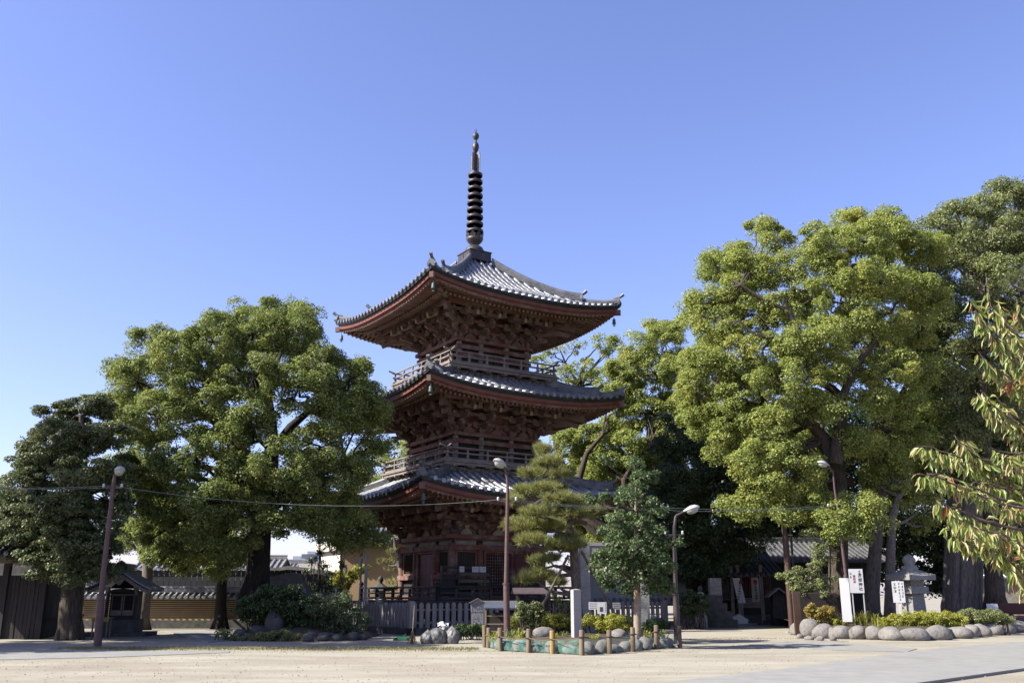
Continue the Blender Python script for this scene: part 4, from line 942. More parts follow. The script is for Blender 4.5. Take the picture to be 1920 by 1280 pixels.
for nm, m, y, dz, th in (('barge_board', grey_wood, -.62, 0, .15),):
    for sx in (-1, 1):
        b = MB(); pts = [(t, 2.50-.72*((.65)*(t)+(.35)*(1-(1-t)**2)) ) for t in [i/8 for i in range(9)]]
        o = [(sx*1.2*t, z) for t, z in pts]+[(sx*1.2*t, z-th) for t, z in reversed(pts)]; b.prism(o if sx > 0 else o[::-1], y, y+.06); b.build(nm, m, shr)
b = MB(); b.prism([(-.16, 2.34), (.16, 2.34), (.22, 2.2), (.13, 2.12), (.1, 2.04), (0, 1.98), (-.1, 2.04), (-.13, 2.12), (-.22, 2.2)], -.66, -.60); b.build('gable_pendant', grey_wood, shr)
b = MB(); b.prism([(-.55, 1.86), (.55, 1.86), (0, 2.4)], .1, .16); b.build('gable_panel', void_dark, shr)
b = MB(); b.prism([(-.2, 0), (-.26, .2), (-.14, .38), (0, .46), (.14, .38), (.26, .2), (.2, 0)], -.66, -.56); b.M = Matrix.Translation((0, 0, 2.5)); b.v = [(x, y, z+2.5) for x, y, z in b.v]; b.build('ridge_end_tile', tile_dark, shr)
yl = M('yellowed board', (.42, .36, .12), (.34, .28, .10), 3, .7)
p = at(190, 1178, 38.2); tb = thing('offering_table', 'little yellow-topped offering table behind the leaning lamp post', 'table', (p.x, 38.2, 0))
b = MB(); b.box((0, 0, .74), (.74, .42, .035)); b.build('table_top', yl, tb)
b = MB(); b.box((0, -.19, .66), (.66, .03, .12)); b.build('apron', yl, tb)
for sx in (-1, 1):
    for sy in (-1, 1):
        b = MB(); b.box((sx*.28, sy*.16, .36), (.05, .05, .72)); b.build('leg', grey_wood, tb)
# rocks
def rock(name, label, c, s, m, seed, group=None, cat='boulder', rz=None, sub=3, rough=.16):
    rng = np.random.default_rng(seed); bm = bmesh.new(); bmesh.ops.create_icosphere(bm, subdivisions=sub, radius=1)
    ph = rng.random((5, 3))*6; fr = 1+rng.random((5, 3))*1.6
    for v in bm.verts:
        d = sum(sin(fr[i, 0]*v.co.x+ph[i, 0])*sin(fr[i, 1]*v.co.y+ph[i, 1])*cos(fr[i, 2]*v.co.z+ph[i, 2]) for i in range(5))/2.2
        q = v.co*(1+rough*d+.05*sin(7*v.co.x+ph[0, 0])*sin(6*v.co.y+ph[1, 1])*cos(7*v.co.z+ph[2, 2])); q.z = max(q.z, -.55); v.co = Vector((q.x*s[0]/2, q.y*s[1]/2, q.z*s[2]/1.55))
    me = bpy.data.meshes.new(name); bm.to_mesh(me); bm.free(); me.polygons.foreach_set('use_smooth', [True]*len(me.polygons)); me.materials.append(m)
    o = link(bpy.data.objects.new(name, me)); o.location = (c[0], c[1], c[2]+s[2]*.35); o.rotation_euler = (0, 0, rng.random()*6 if rz is None else rz)
    return tag(o, label, cat, group)
# rockery mound with bushes left of the pagoda fence
Y = 37.5
g = MB(); P = []
for i in range(13):
    row = []
    for j in range(9):
        x = at(425+i*270/12, 1190, Y).x; y = 35.6+j*.75; t = sin(pi*i/12)*sin(pi*j/8); row.append((x, y, -.02+.62*t**.7))
    P.append(row)
g.grid(P, True); tag(g.build('ground_mound', soil), kind='structure')
for i, (x, y, r, wd, h, lb) in enumerate([(516, 1150, 1.0, .6, 1.0, 'tall upright dark rock with a mossy flank under the camphor trunk'), (488, 1178, 0, .6, .5, 'dark jagged rock at the left foot of the rockery'), (450, 1186, 0, .5, .32, 'low dark rock half buried in weeds at the left of the rockery'), (585, 1190, 0, .5, .25, 'squat black rock in the middle of the rockery'), (612, 1192, 0, .45, .22, 'rounded dark rock below the rockery bushes')]):
    p = at(x, y, 37.0-.2*i); p.z = .08 if i else .25; rock('rock', lb, p, (wd, .7, h), stone_d, 100+i, 'rocks of the rockery', 'rock', rough=.32)
for i, (x, wd, h) in enumerate([(577, .50, .24), (606, .45, .24), (632, .52, .25), (661, .48, .32), (680, .36, .24), (655, .3, .2)]):
    p = gp(x, 1202-i*.7); rock('stone', ['grey stone', 'flat grey stone', 'long low grey stone', 'round pale stone', 'small leaning stone', 'tiny stone'][i]+' edging the bushes between the rockery and the picket fence', p, (wd, .42, h), stone_d, 120+i, 'stones edging the bushes', 'stone')
bush('shrub', 'large dark bush draping over the rockery below the big camphor', pblobs(37.2, [(470, 1140, 26), (505, 1125, 30), (545, 1128, 30), (580, 1148, 26), (540, 1160, 26), (500, 1165, 20), (598, 1170, 18)], (0, .9)), lf_bush, 201, .22, 110, .085, 1.2)
bush('shrub', 'wispy grey-green bush with bare twigs left of the picket fence', pblobs(36.8, [(600, 1150, 22), (625, 1140, 26), (650, 1148, 24), (668, 1165, 22), (640, 1175, 24), (612, 1178, 18), (640, 1125, 16), (590, 1128, 12)], (0, .8)), LEAF('dusty bush leaves', [(.04, .06, .025), (.06, .085, .035), (.09, .115, .05)], .25), 202, .2, 70, .075, 1.0)
bush('shrub', 'low light green shrub at the foot of the rockery, right of the rocks', pblobs(35.2, [(500, 1198, 10), (522, 1195, 13), (545, 1198, 12), (508, 1190, 9), (565, 1198, 10), (485, 1196, 9), (535, 1188, 11)], (0,)), lf_green, 203, .12, 80, .06, 1.2)
bush('weed', 'sprawling pale weeds at the left end of the rockery', pblobs(35.4, [(420, 1196, 7), (440, 1198, 8), (462, 1197, 9), (478, 1200, 7), (410, 1187, 7), (425, 1184, 8)], (0,)), lf_green, 204, .1, 60, .05, 1.2, cat='weeds')
bush('shrub', 'tall leggy shrub with loose leaves between the stone monument and the white house', pblobs(44, [(585, 1050, 8), (605, 1060, 9), (600, 1035, 6), (620, 1075, 9), (640, 1060, 7), (610, 1095, 12), (590, 1100, 12), (630, 1105, 10), (575, 1075, 6), (600, 1015, 4)], (0, .3)), lf_bush, 205, .16, 26, .085, .8)
# irregular stone monument
Y = 40.5; mo = thing('stone_monument', 'big dark uncut stone monument with a smooth inset panel behind the rockery', 'monument', (at(545, 1130, Y).x, Y, 0)); ox = mo.location.x
ol = [(505, 1140), (506, 1082), (520, 1078), (545, 1072), (563, 1075), (567, 1088), (580, 1104), (592, 1112), (610, 1110), (622, 1130), (630, 1150)]
b = MB(); b.prism([(at(x, y, Y).x-ox, at(x, y, Y).z) for x, y in ol][::-1], 0, .5); b.build('slab', M('dark rough stone', (.115, .10, .09), (.07, .062, .058), 5, .9, .5), mo)
b = MB(); b.prism([(at(x, y, Y).x-ox, at(x, y, Y).z) for x, y in ((514, 1099), (574, 1102), (576, 1135), (514, 1135))], -.012, .02); b.build('inset_panel', M('slate panel', (.13, .14, .17), (.11, .12, .145), 8, .5), mo)
# houses beyond
tan_wall = M('tan rendered wall', (.42, .30, .165), (.37, .26, .145), 1, .85, .05)
cream = M('cream painted wall', (.74, .68, .58), (.66, .60, .52), 1.2, .85, .05)
Y = 64; hs = thing('house', 'tan and cream house with grey tiled roof seen under the left eaves of the pagoda', 'house', (at(680, 1120, Y).x, Y, 0)); ox = hs.location.x
b = MB(); pbox(b, 634, 1018, 790, 1125, Y, 8); b.v = [(x-ox, y-Y, z-0) for x, y, z in b.v]; b.build('wall', tan_wall, hs)
c0, c1 = at(635, 1100, Y-.1), at(598, 1100, Y+3.6); b = MB(); zt_ = at(615, 1034, Y+2).z; zt2 = at(615, 1018, Y+2).z
b.prism([(c0.x-ox, -.1), (c1.x-ox, 3.6), (c1.x-ox+1.2, 7.5), (c0.x-ox+.3, 7.5)], 0, zt_, 'xy'); b.prism([(c0.x-ox-.25, -.35), (c1.x-ox-.35, 3.5), (c1.x-ox+1, 7.6), (c0.x-ox+.3, 7.6)], zt_, zt2, 'xy'); b.build('wall', cream, hs)
b = MB(); pbox(b, 640, 1060, 648, 1085, Y-.04, .06); b.v = [(x-ox, y-Y, z) for x, y, z in b.v]; b.build('window', M('shuttered window', (.4, .38, .34), (.32, .30, .27), 3), hs)
b = MB(); b.M = Matrix.Translation((at(712, 1020, Y).x-ox, 4, 0)); gable_roof(b, 6.6, 4.8, at(712, 1016, Y-.8).z, at(712, 976, Y+4).z, .34, .09); b.build('roof', tile_ridge, hs)
b = MB(); pbox(b, 648, 1026, 657, 1032, Y-.03, .03); b.v = [(x-ox, y-Y, z) for x, y, z in b.v]; b.build('wall_sign', paper, hs)
Y = 70; hs = thing('house', 'low white house with dark slate roof left of the tan house', 'house', (at(580, 1120, Y).x, Y, 0)); ox = hs.location.x
b = MB(); pbox(b, 556, 1056, 606, 1130, Y, 6); b.v = [(x-ox, y-Y, z) for x, y, z in b.v]; b.build('wall', cream, hs)
b = MB(); b.M = Matrix.Translation((at(580, 1060, Y).x-ox, 3, 0)); gable_roof(b, 4.6, 3.8, at(580, 1088, Y).z, at(580, 1056, Y+3).z, .3, .07); b.build('roof', tile_mat, hs)
b = MB(); pbox(b, 570, 1092, 600, 1122, Y-.04, .04); b.v = [(x-ox, y-Y, z) for x, y, z in b.v]; b.build('window', M('pale shutter', (.3, .32, .34), (.26, .27, .29), 2), hs)
Y = 110; bd = thing('apartment_block', 'distant pale blue block on the skyline left of the tan house', 'building', (at(575, 1060, Y).x, Y, 0)); ox = bd.location.x
b = MB(); pbox(b, 572, 1033, 592, 1115, Y, 6); pbox(b, 545, 1042, 572, 1115, Y+1, 6); b.v = [(x-ox, y-Y, z) for x, y, z in b.v]; b.build('wall', M('pale blue wall', (.42, .47, .58), (.36, .4, .5), 1), bd)
for i in range(4):
    b = MB(); b.box((.15, -.02, 2.0+1.3*i), (1.6, .04, .5)); b.build('window', M('dim window band', (.16, .19, .24), (.13, .15, .19), 1) if i == 0 else bpy.data.materials['dim window band'], bd)
Y = 58; hs = thing('house', 'grey-roofed house glimpsed at the far left edge beyond the plank gate', 'house', (at(0, 1100, Y).x, Y, 0)); ox = hs.location.x
b = MB(); b.box((-1.5, 3, 2.2), (6, 5, 4.6)); b.build('wall', plaster_old, hs)
b = MB(); b.M = Matrix.Translation((-1.5, 3, 0)); gable_roof(b, 7, 3.4, 4.6, at(10, 935, Y+3).z, .34, .09); b.build('roof', roof_light, hs)
# white flag pole, banner pole, stone lantern, small garden tree
steel = M('pale painted steel', (.58, .58, .58), (.5, .5, .5), 3, .4, spec=.5)
Y = 47; p = at(684, 1130, Y); fp = thing('flag_pole', 'tall white metal pole beyond the left corner of the pagoda fence', 'pole', (p.x, Y, 0))
b = MB(); b.tube([(0, 0, 0), (0, 0, 2.5), (.02, 0, at(685, 985, Y).z)], [.085, .08, .07], 10); b.build('shaft', steel, fp)
b = MB(); b.tube([(0, 0, 0), (0, 0, .06)], .2, 12); b.build('base_plate', steel, fp)
Y = 46; p = at(674, 1130, Y); fp = thing('banner_pole', 'thin pole with a furled white banner and a red tip beside the white pole', 'banner', (p.x, Y, 0))
b = MB(); b.tube([(0, 0, 0), (.02, 0, at(674, 1046, Y).z)], .04, 8); b.build('shaft', M('blue grey pole', (.3, .34, .4), (.26, .3, .36), 3), fp)
b = MB(); z0, z1 = at(674, 1062, Y).z, at(674, 1042, Y).z; b.box((-.06, 0, (z0+z1)/2), (.13, .05, z1-z0)); b.build('banner_cloth', paper, fp)
b = MB(); b.lathe([(.05, 0), (.06, .08), (.02, .2), (.0, .24)], (.02, 0, z1), 8); b.build('tip', M('orange red cap', (.5, .12, .05), (.4, .1, .04), 3), fp)
def lathe_sq(mb, prof, c=(0, 0, 0), n=6, rot=0):
    old = mb.M; T = Matrix.Translation(c) @ Matrix.Rotation(rot, 4, 'Z'); mb.M = (old @ T) if old is not None else T; mb.lathe(prof, n=n, smooth=False); mb.M = old
Y = 53; p = at(712, 1128, Y); sl_ = thing('stone_lantern', 'slender garden stone lantern behind the pagoda balcony on the left', 'stone lantern', (p.x, Y, 0))
b = MB(); b.lathe([(.42, 0), (.40, .25), (.24, .45), (.2, .9), (.22, 1.0), (.36, 1.25)], n=10); b.build('shaft', stone_l, sl_)
b = MB(); lathe_sq(b, [(.36, 1.25), (.38, 1.38), (.22, 1.42), (.2, 1.75), (.22, 1.78)]); b.build('fire_box', stone_l, sl_)
b = MB(); lathe_sq(b, [(.3, 1.78), (.68, 1.84), (.62, 1.93), (.3, 2.1), (.14, 2.2)]); b.build('cap', stone_d, sl_)
b = MB(); b.lathe([(.14, 2.2), (.1, 2.28), (.17, 2.38), (.15, 2.5), (.03, 2.62), (0, 2.64)], n=10); b.build('jewel', stone_d, sl_)
lb = px_lobes(rg, 50, 650, 1085, 30, [(640, 1080, 10), (652, 1075, 10), (662, 1085, 10), (670, 1072, 8), (645, 1095, 9), (683, 1068, 6), (630, 1092, 7)], .6, 0)
tree('shaped_garden_tree', 'small yellowing garden tree with twisted stem before the tan house', 'tree', lb, TP([(652, 1130, .1), (648, 1112, .08), (656, 1098, .06), (650, 1082, .03)], 50), lf_shrub, bark, 84, .25, 50, .1, .9)
# ---------------------------------------------------------------- pagoda fence and the things before it
Rm = Matrix.Translation((PX, PY, 0)) @ Matrix.Rotation(PA, 4, 'Z')
def pl(x, y, z=0): return Rm @ Vector((x, y, z))
fence_wood = M('weathered grey picket wood', (.36, .33, .315), (.23, .21, .20), 3, .85, .3, (5, 5, .7), c3=(.20, .185, .175), s3=1.5)
fc = thing('picket_fence', 'weathered grey picket fence on a stone kerb around the foot of the pagoda', 'fence', (PX, PY, 0), PA)
HF = 7.0
for k in range(4):
    g = MB(); g.M = F4(k); g.box((0, -HF, .14), (2*HF+.35, .35, .28)); g.build('stone_kerb', stone_d, fc)
    g = MB(); g.M = F4(k)
    for z in (.48, 1.0): g.box((0, -HF+.06, z), (2*HF, .06, .09))
    g.build('rail', fence_wood, fc)
    if k in (0, 3):
        n = 45; r_ = random.Random(k)
        for i in range(n):
            if k == 0 and 14 <= i <= 16: continue
            g = MB(); g.M = F4(k); x = -HF+2*HF*(i+.5)/n; h = 1.30+r_.uniform(-.015, .015); w_ = .088
            g.add([(x-w_, -HF-.05, .28), (x+w_, -HF-.05, .28), (x+w_, -HF-.05, h-.06), (x, -HF-.05, h), (x-w_, -HF-.05, h-.06), (x-w_, -HF+.02, .28), (x+w_, -HF+.02, .28), (x+w_, -HF+.02, h-.06), (x, -HF+.02, h), (x-w_, -HF+.02, h-.06)],
                  [(0, 1, 2, 3, 4), (9, 8, 7, 6, 5), (1, 0, 5, 6), (2, 1, 6, 7), (3, 2, 7, 8), (4, 3, 8, 9), (0, 4, 9, 5)])
            g.build('picket', fence_wood, fc)
    g = MB(); g.M = F4(k); g.box((-HF, -HF, .68), (.24, .24, 1.36)); g.build('corner_post', fence_wood, fc)
def strokes(mb, x, z, w, h, y, rng, n=3):
    """a brushed mark about one character in size: a few short bars (face -y)"""
    for i in range(n):
        zz = z+h*(.5-(i+.5)/n); mb.box((x+rng.normal()*w*.06, y, zz), (w*(.5+.45*rng.random()), .004, h*.10))
    mb.box((x+rng.normal()*w*.15, y, z), (w*.12, .0045, h*.85))
    if rng.random() < .6: mb.box((x+w*.22*rng.choice([-1, 1]), y, z-h*.1), (w*.10, .0045, h*.55), ry=.3*rng.choice([-1, 1]))
def text_cols(mb, x0, x1, z0, z1, y, ncol, nrow, rng, wide=.62, fill=.85):
    cw = (x1-x0)/ncol; rh = (z1-z0)/nrow
    for i in range(ncol):
        stop = nrow if i % 2 == 0 else int(nrow*(.6+.4*rng.random()))
        for j in range(stop):
            if rng.random() < fill: strokes(mb, x0+cw*(i+.5), z1-rh*(j+.5), cw*wide, rh*.85, y, rng, 2)
rngt = np.random.default_rng(5)
# ema rack on the veranda
rk = thing('votive_plaque_rack', 'dark wooden rack hung with rows of votive plaques and three white notices on the veranda', 'rack', pl(-3.15, -3.55, Z_FL), PA)
for i, x in enumerate((-.55, .35, 2.1)):
    b = MB(); b.box((x, -.02, .78), (.08, .08, 1.56)); b.build('post', dark_wood, rk)
b = MB()
for z in (.35, .66, .97, 1.28): b.box((1.2, 0, z), (1.75, .04, .05)); b.box((-.1, .0, z), (.85, .04, .05))
b.box((.78, 0, 1.50), (2.72, .05, .12)); b.build('rails', dark_wood, rk)
pq = M('small wooden plaque', (.16, .12, .085), (.09, .07, .05), 4)
for r in range(4):
    for i in range(16):
        b = MB(); b.box((.45+1.55*i/15, -.05-.01*(i % 3), .26+.31*r), (.095, .012, .13+.02*(i % 2)), ry=.06*((i*7) % 5-2)); b.build('plaque', pq, rk)
b = MB(); b.prism([(-.52, .2), (.3, .2), (.3, 1.2), (-.52, 1.2)], .12, .15); b.build('back_board', dark_wood, rk)
for i, (x, wd) in enumerate(((.52, .27), (1.27, .36), (1.68, .36))):
    b = MB(); b.box((x, -.045, 1.43), (wd, .012, .26)); n_ = b.build('notice', paper, rk)
    b = MB(); text_cols(b, x-wd*.4, x+wd*.4, 1.34, 1.52, -.053, 4, 2, rngt); b.build('notice_text', ink, n_)
# information board with little roof
grey_board = M('silvered sign board', (.34, .33, .35), (.28, .27, .285), 4, .8, c3=(.2, .19, .19), s3=2)
p = at(895, 1180, 37.2); nb = thing('information_board', 'gabled wooden information board with columns of writing in front of the picket fence', 'notice board', (p.x, 37.2, 0), radians(4))
z1, z0 = at(895, 1128, 37.2).z, at(895, 1147, 37.2).z; z2 = at(895, 1169, 37.2).z
for sx in (-1, 1): b = MB(); b.box((sx*.2, .03, z1/2), (.06, .05, z1)); b.build('post', grey_wood, nb)
b = MB(); b.prism([(-.25, z0), (.25, z0), (.28, z1-.02), (0, z1+.1), (-.28, z1-.02)], -.03, 0); bo = b.build('board', grey_board, nb)
b = MB(); b.beam((-.34, -.02, z1-.04), (.0, -.02, z1+.13), .12, .025); b.beam((.34, -.02, z1-.04), (.0, -.02, z1+.13), .12, .025); b.build('roof_boards', grey_wood, nb)
b = MB(); text_cols(b, -.22, .22, z0+.03, z1-.02, -.034, 9, 8, rngt); b.build('writing', ink, bo)
b = MB(); b.box((0, -.02, (z0+z2)/2-.02), (.46, .02, z0-z2-.03)); b2 = b.build('lower_panel', grey_board, nb)
b = MB(); text_cols(b, -.17, .17, z2+.02, z0-.08, -.033, 8, 5, rngt, .4, .5); b.build('writing', M('faded writing', (.16, .16, .17), (.13, .13, .14), 3), b2)
# roofed offering rack and small shelter
blue_roof = M('blue grey sheet roof', (.13, .145, .20), (.10, .115, .16), 2, .45, .05)
p = at(938, 1185, 38.0); sr = thing('roofed_rack', 'waist-high rack with a blue-grey lean-to roof beside the information board', 'rack', (p.x, 38.0, 0), radians(3))
w2 = .64; zt = at(938, 1128, 38).z; zb = at(938, 1140, 38).z
b = MB(); b.prism([(-.34, zb), (.30, zt), (.30, zt+.035), (-.34, zb+.035)], -w2-.05, w2+.05, 'yz'); b.build('lean_to_roof', blue_roof, sr)
b = MB(); b.box((0, .28, zt+.03), (2*w2+.16, .06, .04)); b.build('ridge_batten', end_wood, sr)
for sx in (-1, 1):
    for sy in (-.2, .2):
        b = MB(); b.box((sx*(w2-.06), sy, zb/2), (.06, .06, zb)); b.build('leg', end_wood if sy < 0 else grey_wood, sr)
for z in (.25, .52, .82): b = MB(); b.box((0, -.2, z), (2*w2-.1, .04, .035)); b.build('rail', end_wood, sr)
b = MB(); b.box((0, .22, .55), (2*w2-.1, .03, .8)); b.build('back_panel', dark_wood, sr)
p = at(1000, 1185, 38.6); st2 = thing('roofed_stand', 'taller dark stand with a gabled brown roof and a white notice behind the shrubs', 'stand', (p.x, 38.6, 0), radians(5))
zt = at(1000, 1101, 38.6).z; zb = at(1000, 1112, 38.6).z
b = MB(); b.prism([(-.5, zb), (0, zt), (.5, zb), (.5, zb-.03), (0, zt-.04), (-.5, zb-.03)], -.82, .82, 'yz'); b.build('roof', M('brown sheet roof', (.12, .09, .095), (.09, .07, .075), 3, .6), st2)
for sx in (-1, 1):
    for sy in (-1, 1): b = MB(); b.box((sx*.62, sy*.3, zb/2), (.08, .08, zb)); b.build('post', dark_wood, st2)
b = MB(); b.box((0, .3, zb*.55), (1.2, .03, zb*.5)); b.box((0, 0, .5), (1.2, .6, .05)); b.build('back_panel', dark_wood, st2)
b = MB(); b.box((.12, -.31, zb-.55), (.27, .012, .26)); n_ = b.build('notice', paper, st2)
b = MB(); text_cols(b, .02, .22, zb-.65, zb-.45, -.32, 3, 3, rngt, .5, .7); b.build('notice_text', ink, n_)
# broom, dustpan, bags
straw = M('twig broom', (.30, .20, .10), (.18, .12, .06), 10, .9, .4, (8, 8, .6)); bamboo = M('bamboo handle', (.40, .32, .17), (.3, .23, .12), 4, .6)
p = gp(772, 1207); q = pl(-HF+.25, -HF-.12, 1.38); br = thing('broom', 'twig broom with long bamboo handle leaning on the picket fence corner', 'broom', (p.x, p.y, 0)); q = at(777, 1134, p.y+.5)-Vector((p.x, p.y, 0))
b = MB(); h0 = q*.32; b.tube([h0, q], [.016, .012], 6); b.build('handle', bamboo, br)
b = MB(); rr = random.Random(3)
for i in range(90):
    a = rr.random()*6.28; r = rr.random()*.2; b.tube([h0*1.05+Vector((rr.gauss(0, .012), rr.gauss(0, .012), 0)), h0*.55+Vector((r*.55*cos(a), r*.4*sin(a), 0)), Vector((r*cos(a), r*.6*sin(a), .01))], [.006, .006, .003], 3, False)
b.tube([h0*1.02, h0*.86], .03, 8); b.build('bristles', straw, br)
grn = M('green plastic', (.03, .16, .09), (.025, .13, .07), 3, .5); p = gp(752, 1200)
dp = thing('dustpan', 'green plastic dustpan lying by the broom', 'dustpan', (p.x, p.y, 0), radians(-15))
b = MB(); b.box((0, 0, .02), (.5, .34, .02)); b.box((0, .17, .07), (.5, .02, .12)); b.box((-.25, .03, .05), (.02, .3, .08)); b.box((.25, .03, .05), (.02, .3, .08)); b.build('pan', grn, dp)
b = MB(); b.tube([(0, .18, .1), (0, .30, .16), (0, .46, .2)], .018, 7); b.build('handle', grn, dp)
bagm = M('cloudy plastic bag', (.26, .255, .25), (.15, .145, .14), 9, .5, .8, spec=.35, c3=(.10, .09, .07), s3=4, lo3=.5, hi3=.62)
for i, (x, wd, h, lb) in enumerate([(802, .42, .42, 'small grumpled clear rubbish bag at the left of the pile'), (820, .62, .55, 'large full clear rubbish bag at the middle of the pile'), (833, .5, .58, 'rubbish bag with a white paper over its top'), (847, .46, .55, 'tied clear rubbish bag at the right of the pile')]):
    p = gp(x, 1206-(i == 2)*5); o = rock('rubbish_bag', lb.replace('grumpled', 'crumpled'), p, (wd, .48, h), bagm, 140+i, 'rubbish bags by the fence', 'rubbish bag', sub=4, rough=.22)
    m = o.data; o2 = random.Random(i)
    bm = bmesh.new(); bm.from_mesh(m)
    for v in bm.verts:
        v.co += v.co.normalized()*o2.uniform(-.018, .018)
        if v.co.z > h*.42 and i in (0, 3): f_ = (v.co.z-h*.42)/(h*.2); v.co.x *= max(.25, 1-.8*f_); v.co.y *= max(.25, 1-.8*f_); v.co.z += f_*.06
    bm.to_mesh(m); bm.free()
p = gp(830, 1201); b = MB(); b.grid([[(i*.07-.2, j*.07-.14, .03*sin(i*1.7+j)+.02*sin(j*2.3)-.02*abs(i-3)) for j in range(5)] for i in range(7)], False)
o = b.build('paper_sheet', paper); o.location = (p.x, p.y, .60); o.rotation_euler = (.5, .1, .2); tag(o, 'crumpled white paper lying on the rubbish bags', 'paper')

# ---------------------------------------------------------------- fenced garden bed
FP = [(909, 1171, 1216), (916, 1176, 1214), (938, 1176, 1220), (991, 1178, 1223), (1036, 1181, 1225), (1091, 1180, 1228), (1143, 1180, 1225), (1187, 1175, 1221), (1231, 1171, 1216), (1275, 1172, 1213)]
post_m = M('round timber post', (.27, .20, .13), (.18, .13, .085), 3, .85, .3, (4, 4, .6), c3=(.14, .105, .075), s3=2)
G = [gp(x, yb) for x, yt, yb in FP]
G[0] = gp(909, 1213)
rb = MB()
posts = []
for i, ((x, yt, yb), g) in enumerate(zip(FP, G)):
    h = at(x, yt, g.y).z; h = max(.58, min(.82, h))
    b = MB(); b.lathe([(.075, -.02), (.072, h-.02), (.06, h), (0, h)], n=12); o = b.build('rope_post', post_m); o.location = g; o.rotation_euler = (0.01*((i*3) % 5-2), .012*((i*7) % 5-2), i)
    if i == 4: o.data.materials[0] = M('newer yellow post', (.42, .28, .11), (.33, .22, .085), 3, .8, .2, (4, 4, .6))
    tag(o, ['paler post standing just behind the left corner post of the roped bed', 'left corner post of the roped garden bed', 'second post from the left corner of the roped bed', 'post left of the yellowish one in the rope fence', 'newer yellowish post in the rope fence', 'post right of the granite stele, nearest to the viewer', 'weathered post in front of the clipped bushes', 'post just left of the tan tree trunk', 'leaning post just right of the tan tree trunk', 'right corner post of the rope fence beside the dark lamp pole'][i], 'post', 'posts of the rope fence'); posts.append((g, h))
rope_m = M('dull brown rope', (.24, .17, .12), (.16, .11, .08), 30, .95, .4)
net_m = bpy.data.materials.new('green plastic net'); net_m.use_nodes = True
N = net_m.node_tree.nodes; L = net_m.node_tree.links
Pn = N['Principled BSDF']; Pn.inputs['Base Color'].default_value = (.10, .25, .205, 1); Pn.inputs['Roughness'].default_value = .5
tb_ = N.new('ShaderNodeBsdfTransparent'); mx = N.new('ShaderNodeMixShader'); mx.inputs[0].default_value = .42
nzn = N.new('ShaderNodeTexNoise'); nzn.inputs['Scale'].default_value = 3.0; mr = N.new('ShaderNodeMapRange'); mr.inputs[1].default_value = .3; mr.inputs[2].default_value = .7; mr.inputs[3].default_value = .15; mr.inputs[4].default_value = .5
L.new(nzn.outputs['Fac'], mr.inputs[0]); L.new(mr.outputs[0], mx.inputs[0])
L.new(tb_.outputs[0], mx.inputs[1]); L.new(Pn.outputs[0], mx.inputs[2]); L.new(mx.outputs[0], N['Material Output'].inputs[0])
for i in range(1, len(posts)-1):
    (a, ha), (c, hc) = posts[i], posts[i+1]; b = MB(); pts = []
    za, zc = ha*.62 if i < 5 else ha*.72, hc*.62 if i < 4 else hc*.72
    for t in [j/10 for j in range(11)]:
        q = a.lerp(c, t); pts.append((q.x-a.x, q.y-a.y-.08, za+(zc-za)*t-.05*sin(pi*t)))
    b.tube(pts, .014, 6)
    for q in (pts[0], pts[-1]): b.tube([(q[0]+.09*cos(u), q[1]+.08+.09*sin(u), q[2]) for u in [v*pi/5 for v in range(11)]], .014, 5)
    o = b.build('rope', rope_m); o.location = a
    nm = ['', 'the left corner post', 'the second post', 'the post before the yellowish one', 'the yellowish post', 'the nearest post', 'the weathered post', 'the post left of the trunk', 'the leaning post'][i]
    tag(o, 'brown rope sagging to the right from %s' % nm, 'rope', 'ropes of the garden bed')
    rn = random.Random(i); b = MB(); rows = []
    for j in range(17):
        t = j/16; q = a.lerp(c, t); zt_ = (za+(zc-za)*t-.05*sin(pi*t))*.95; row = []
        for m_ in range(6):
            s_ = m_/5; row.append((q.x-a.x, q.y-a.y+.10+.05*sin(j*1.1+m_*.8+i)+.03*rn.random(), .03+(zt_-.03)*s_))
        rows.append(row)
    b.grid(rows, True); o = b.build('garden_net', net_m, fix=False); o.location = a
    tag(o, 'green netting stretched to the right of %s' % nm, 'net', 'nets of the garden bed')
# raised soil
cx = sum(g.x for g in G[1:])/9
g = MB(); ring0 = [Vector((q.x, q.y, 0)) for q in G[1:]]+[Vector((4.9, 35.5, 0)), Vector((2.0, 37.0, 0)), Vector((-.6, 35.5, 0))]
ce = Vector((2.0, 32.5, 0)); rings = []
for t, z in ((.97, -.01), (.93, .12), (.80, .26), (.4, .34), (0.02, .36)): rings.append([tuple(ce+(q-ce)*t+Vector((0, 0, z))) for q in ring0+ring0[:1]])
g.grid(rings, True); tag(g.build('garden_bed', soil), kind='structure')
GS = []
nS = 0
def along(pts, t):
    L_ = [(pts[i+1]-pts[i]).length for i in range(len(pts)-1)]; s_ = t*sum(L_)
    for i, l in enumerate(L_):
        if s_ <= l: return pts[i].lerp(pts[i+1], s_/l)
        s_ -= l
    return pts[-1].copy()
ords = ['first', 'second', 'third', 'fourth', 'fifth', 'sixth', 'seventh', 'eighth', 'ninth', 'tenth', 'eleventh', 'twelfth', 'thirteenth', 'fourteenth', 'fifteenth', 'sixteenth', 'seventeenth', 'eighteenth']
edge = [ce+(q-ce)*.93 for q in ring0[:9]]
for i in range(15):
    q = along(edge, (i+.5)/15); r_ = random.Random(200+i); wd = r_.uniform(.36, .66); h = r_.uniform(.24, .40)
    rock('edging_stone', '%s rounded stone behind the rope and net, counted from the left corner post' % ords[i], (q.x, q.y, 0), (wd, .42, h), boulder_m, 210+i, 'stones edging the roped garden bed', 'stone', rough=.24)
p = at(1020, 1182, 31.2); rock('boulder', 'humped brown boulder lying in the bed behind the yellowish post', (p.x, 31.2, .28), (.85, .6, .36), boulder_m, 230)
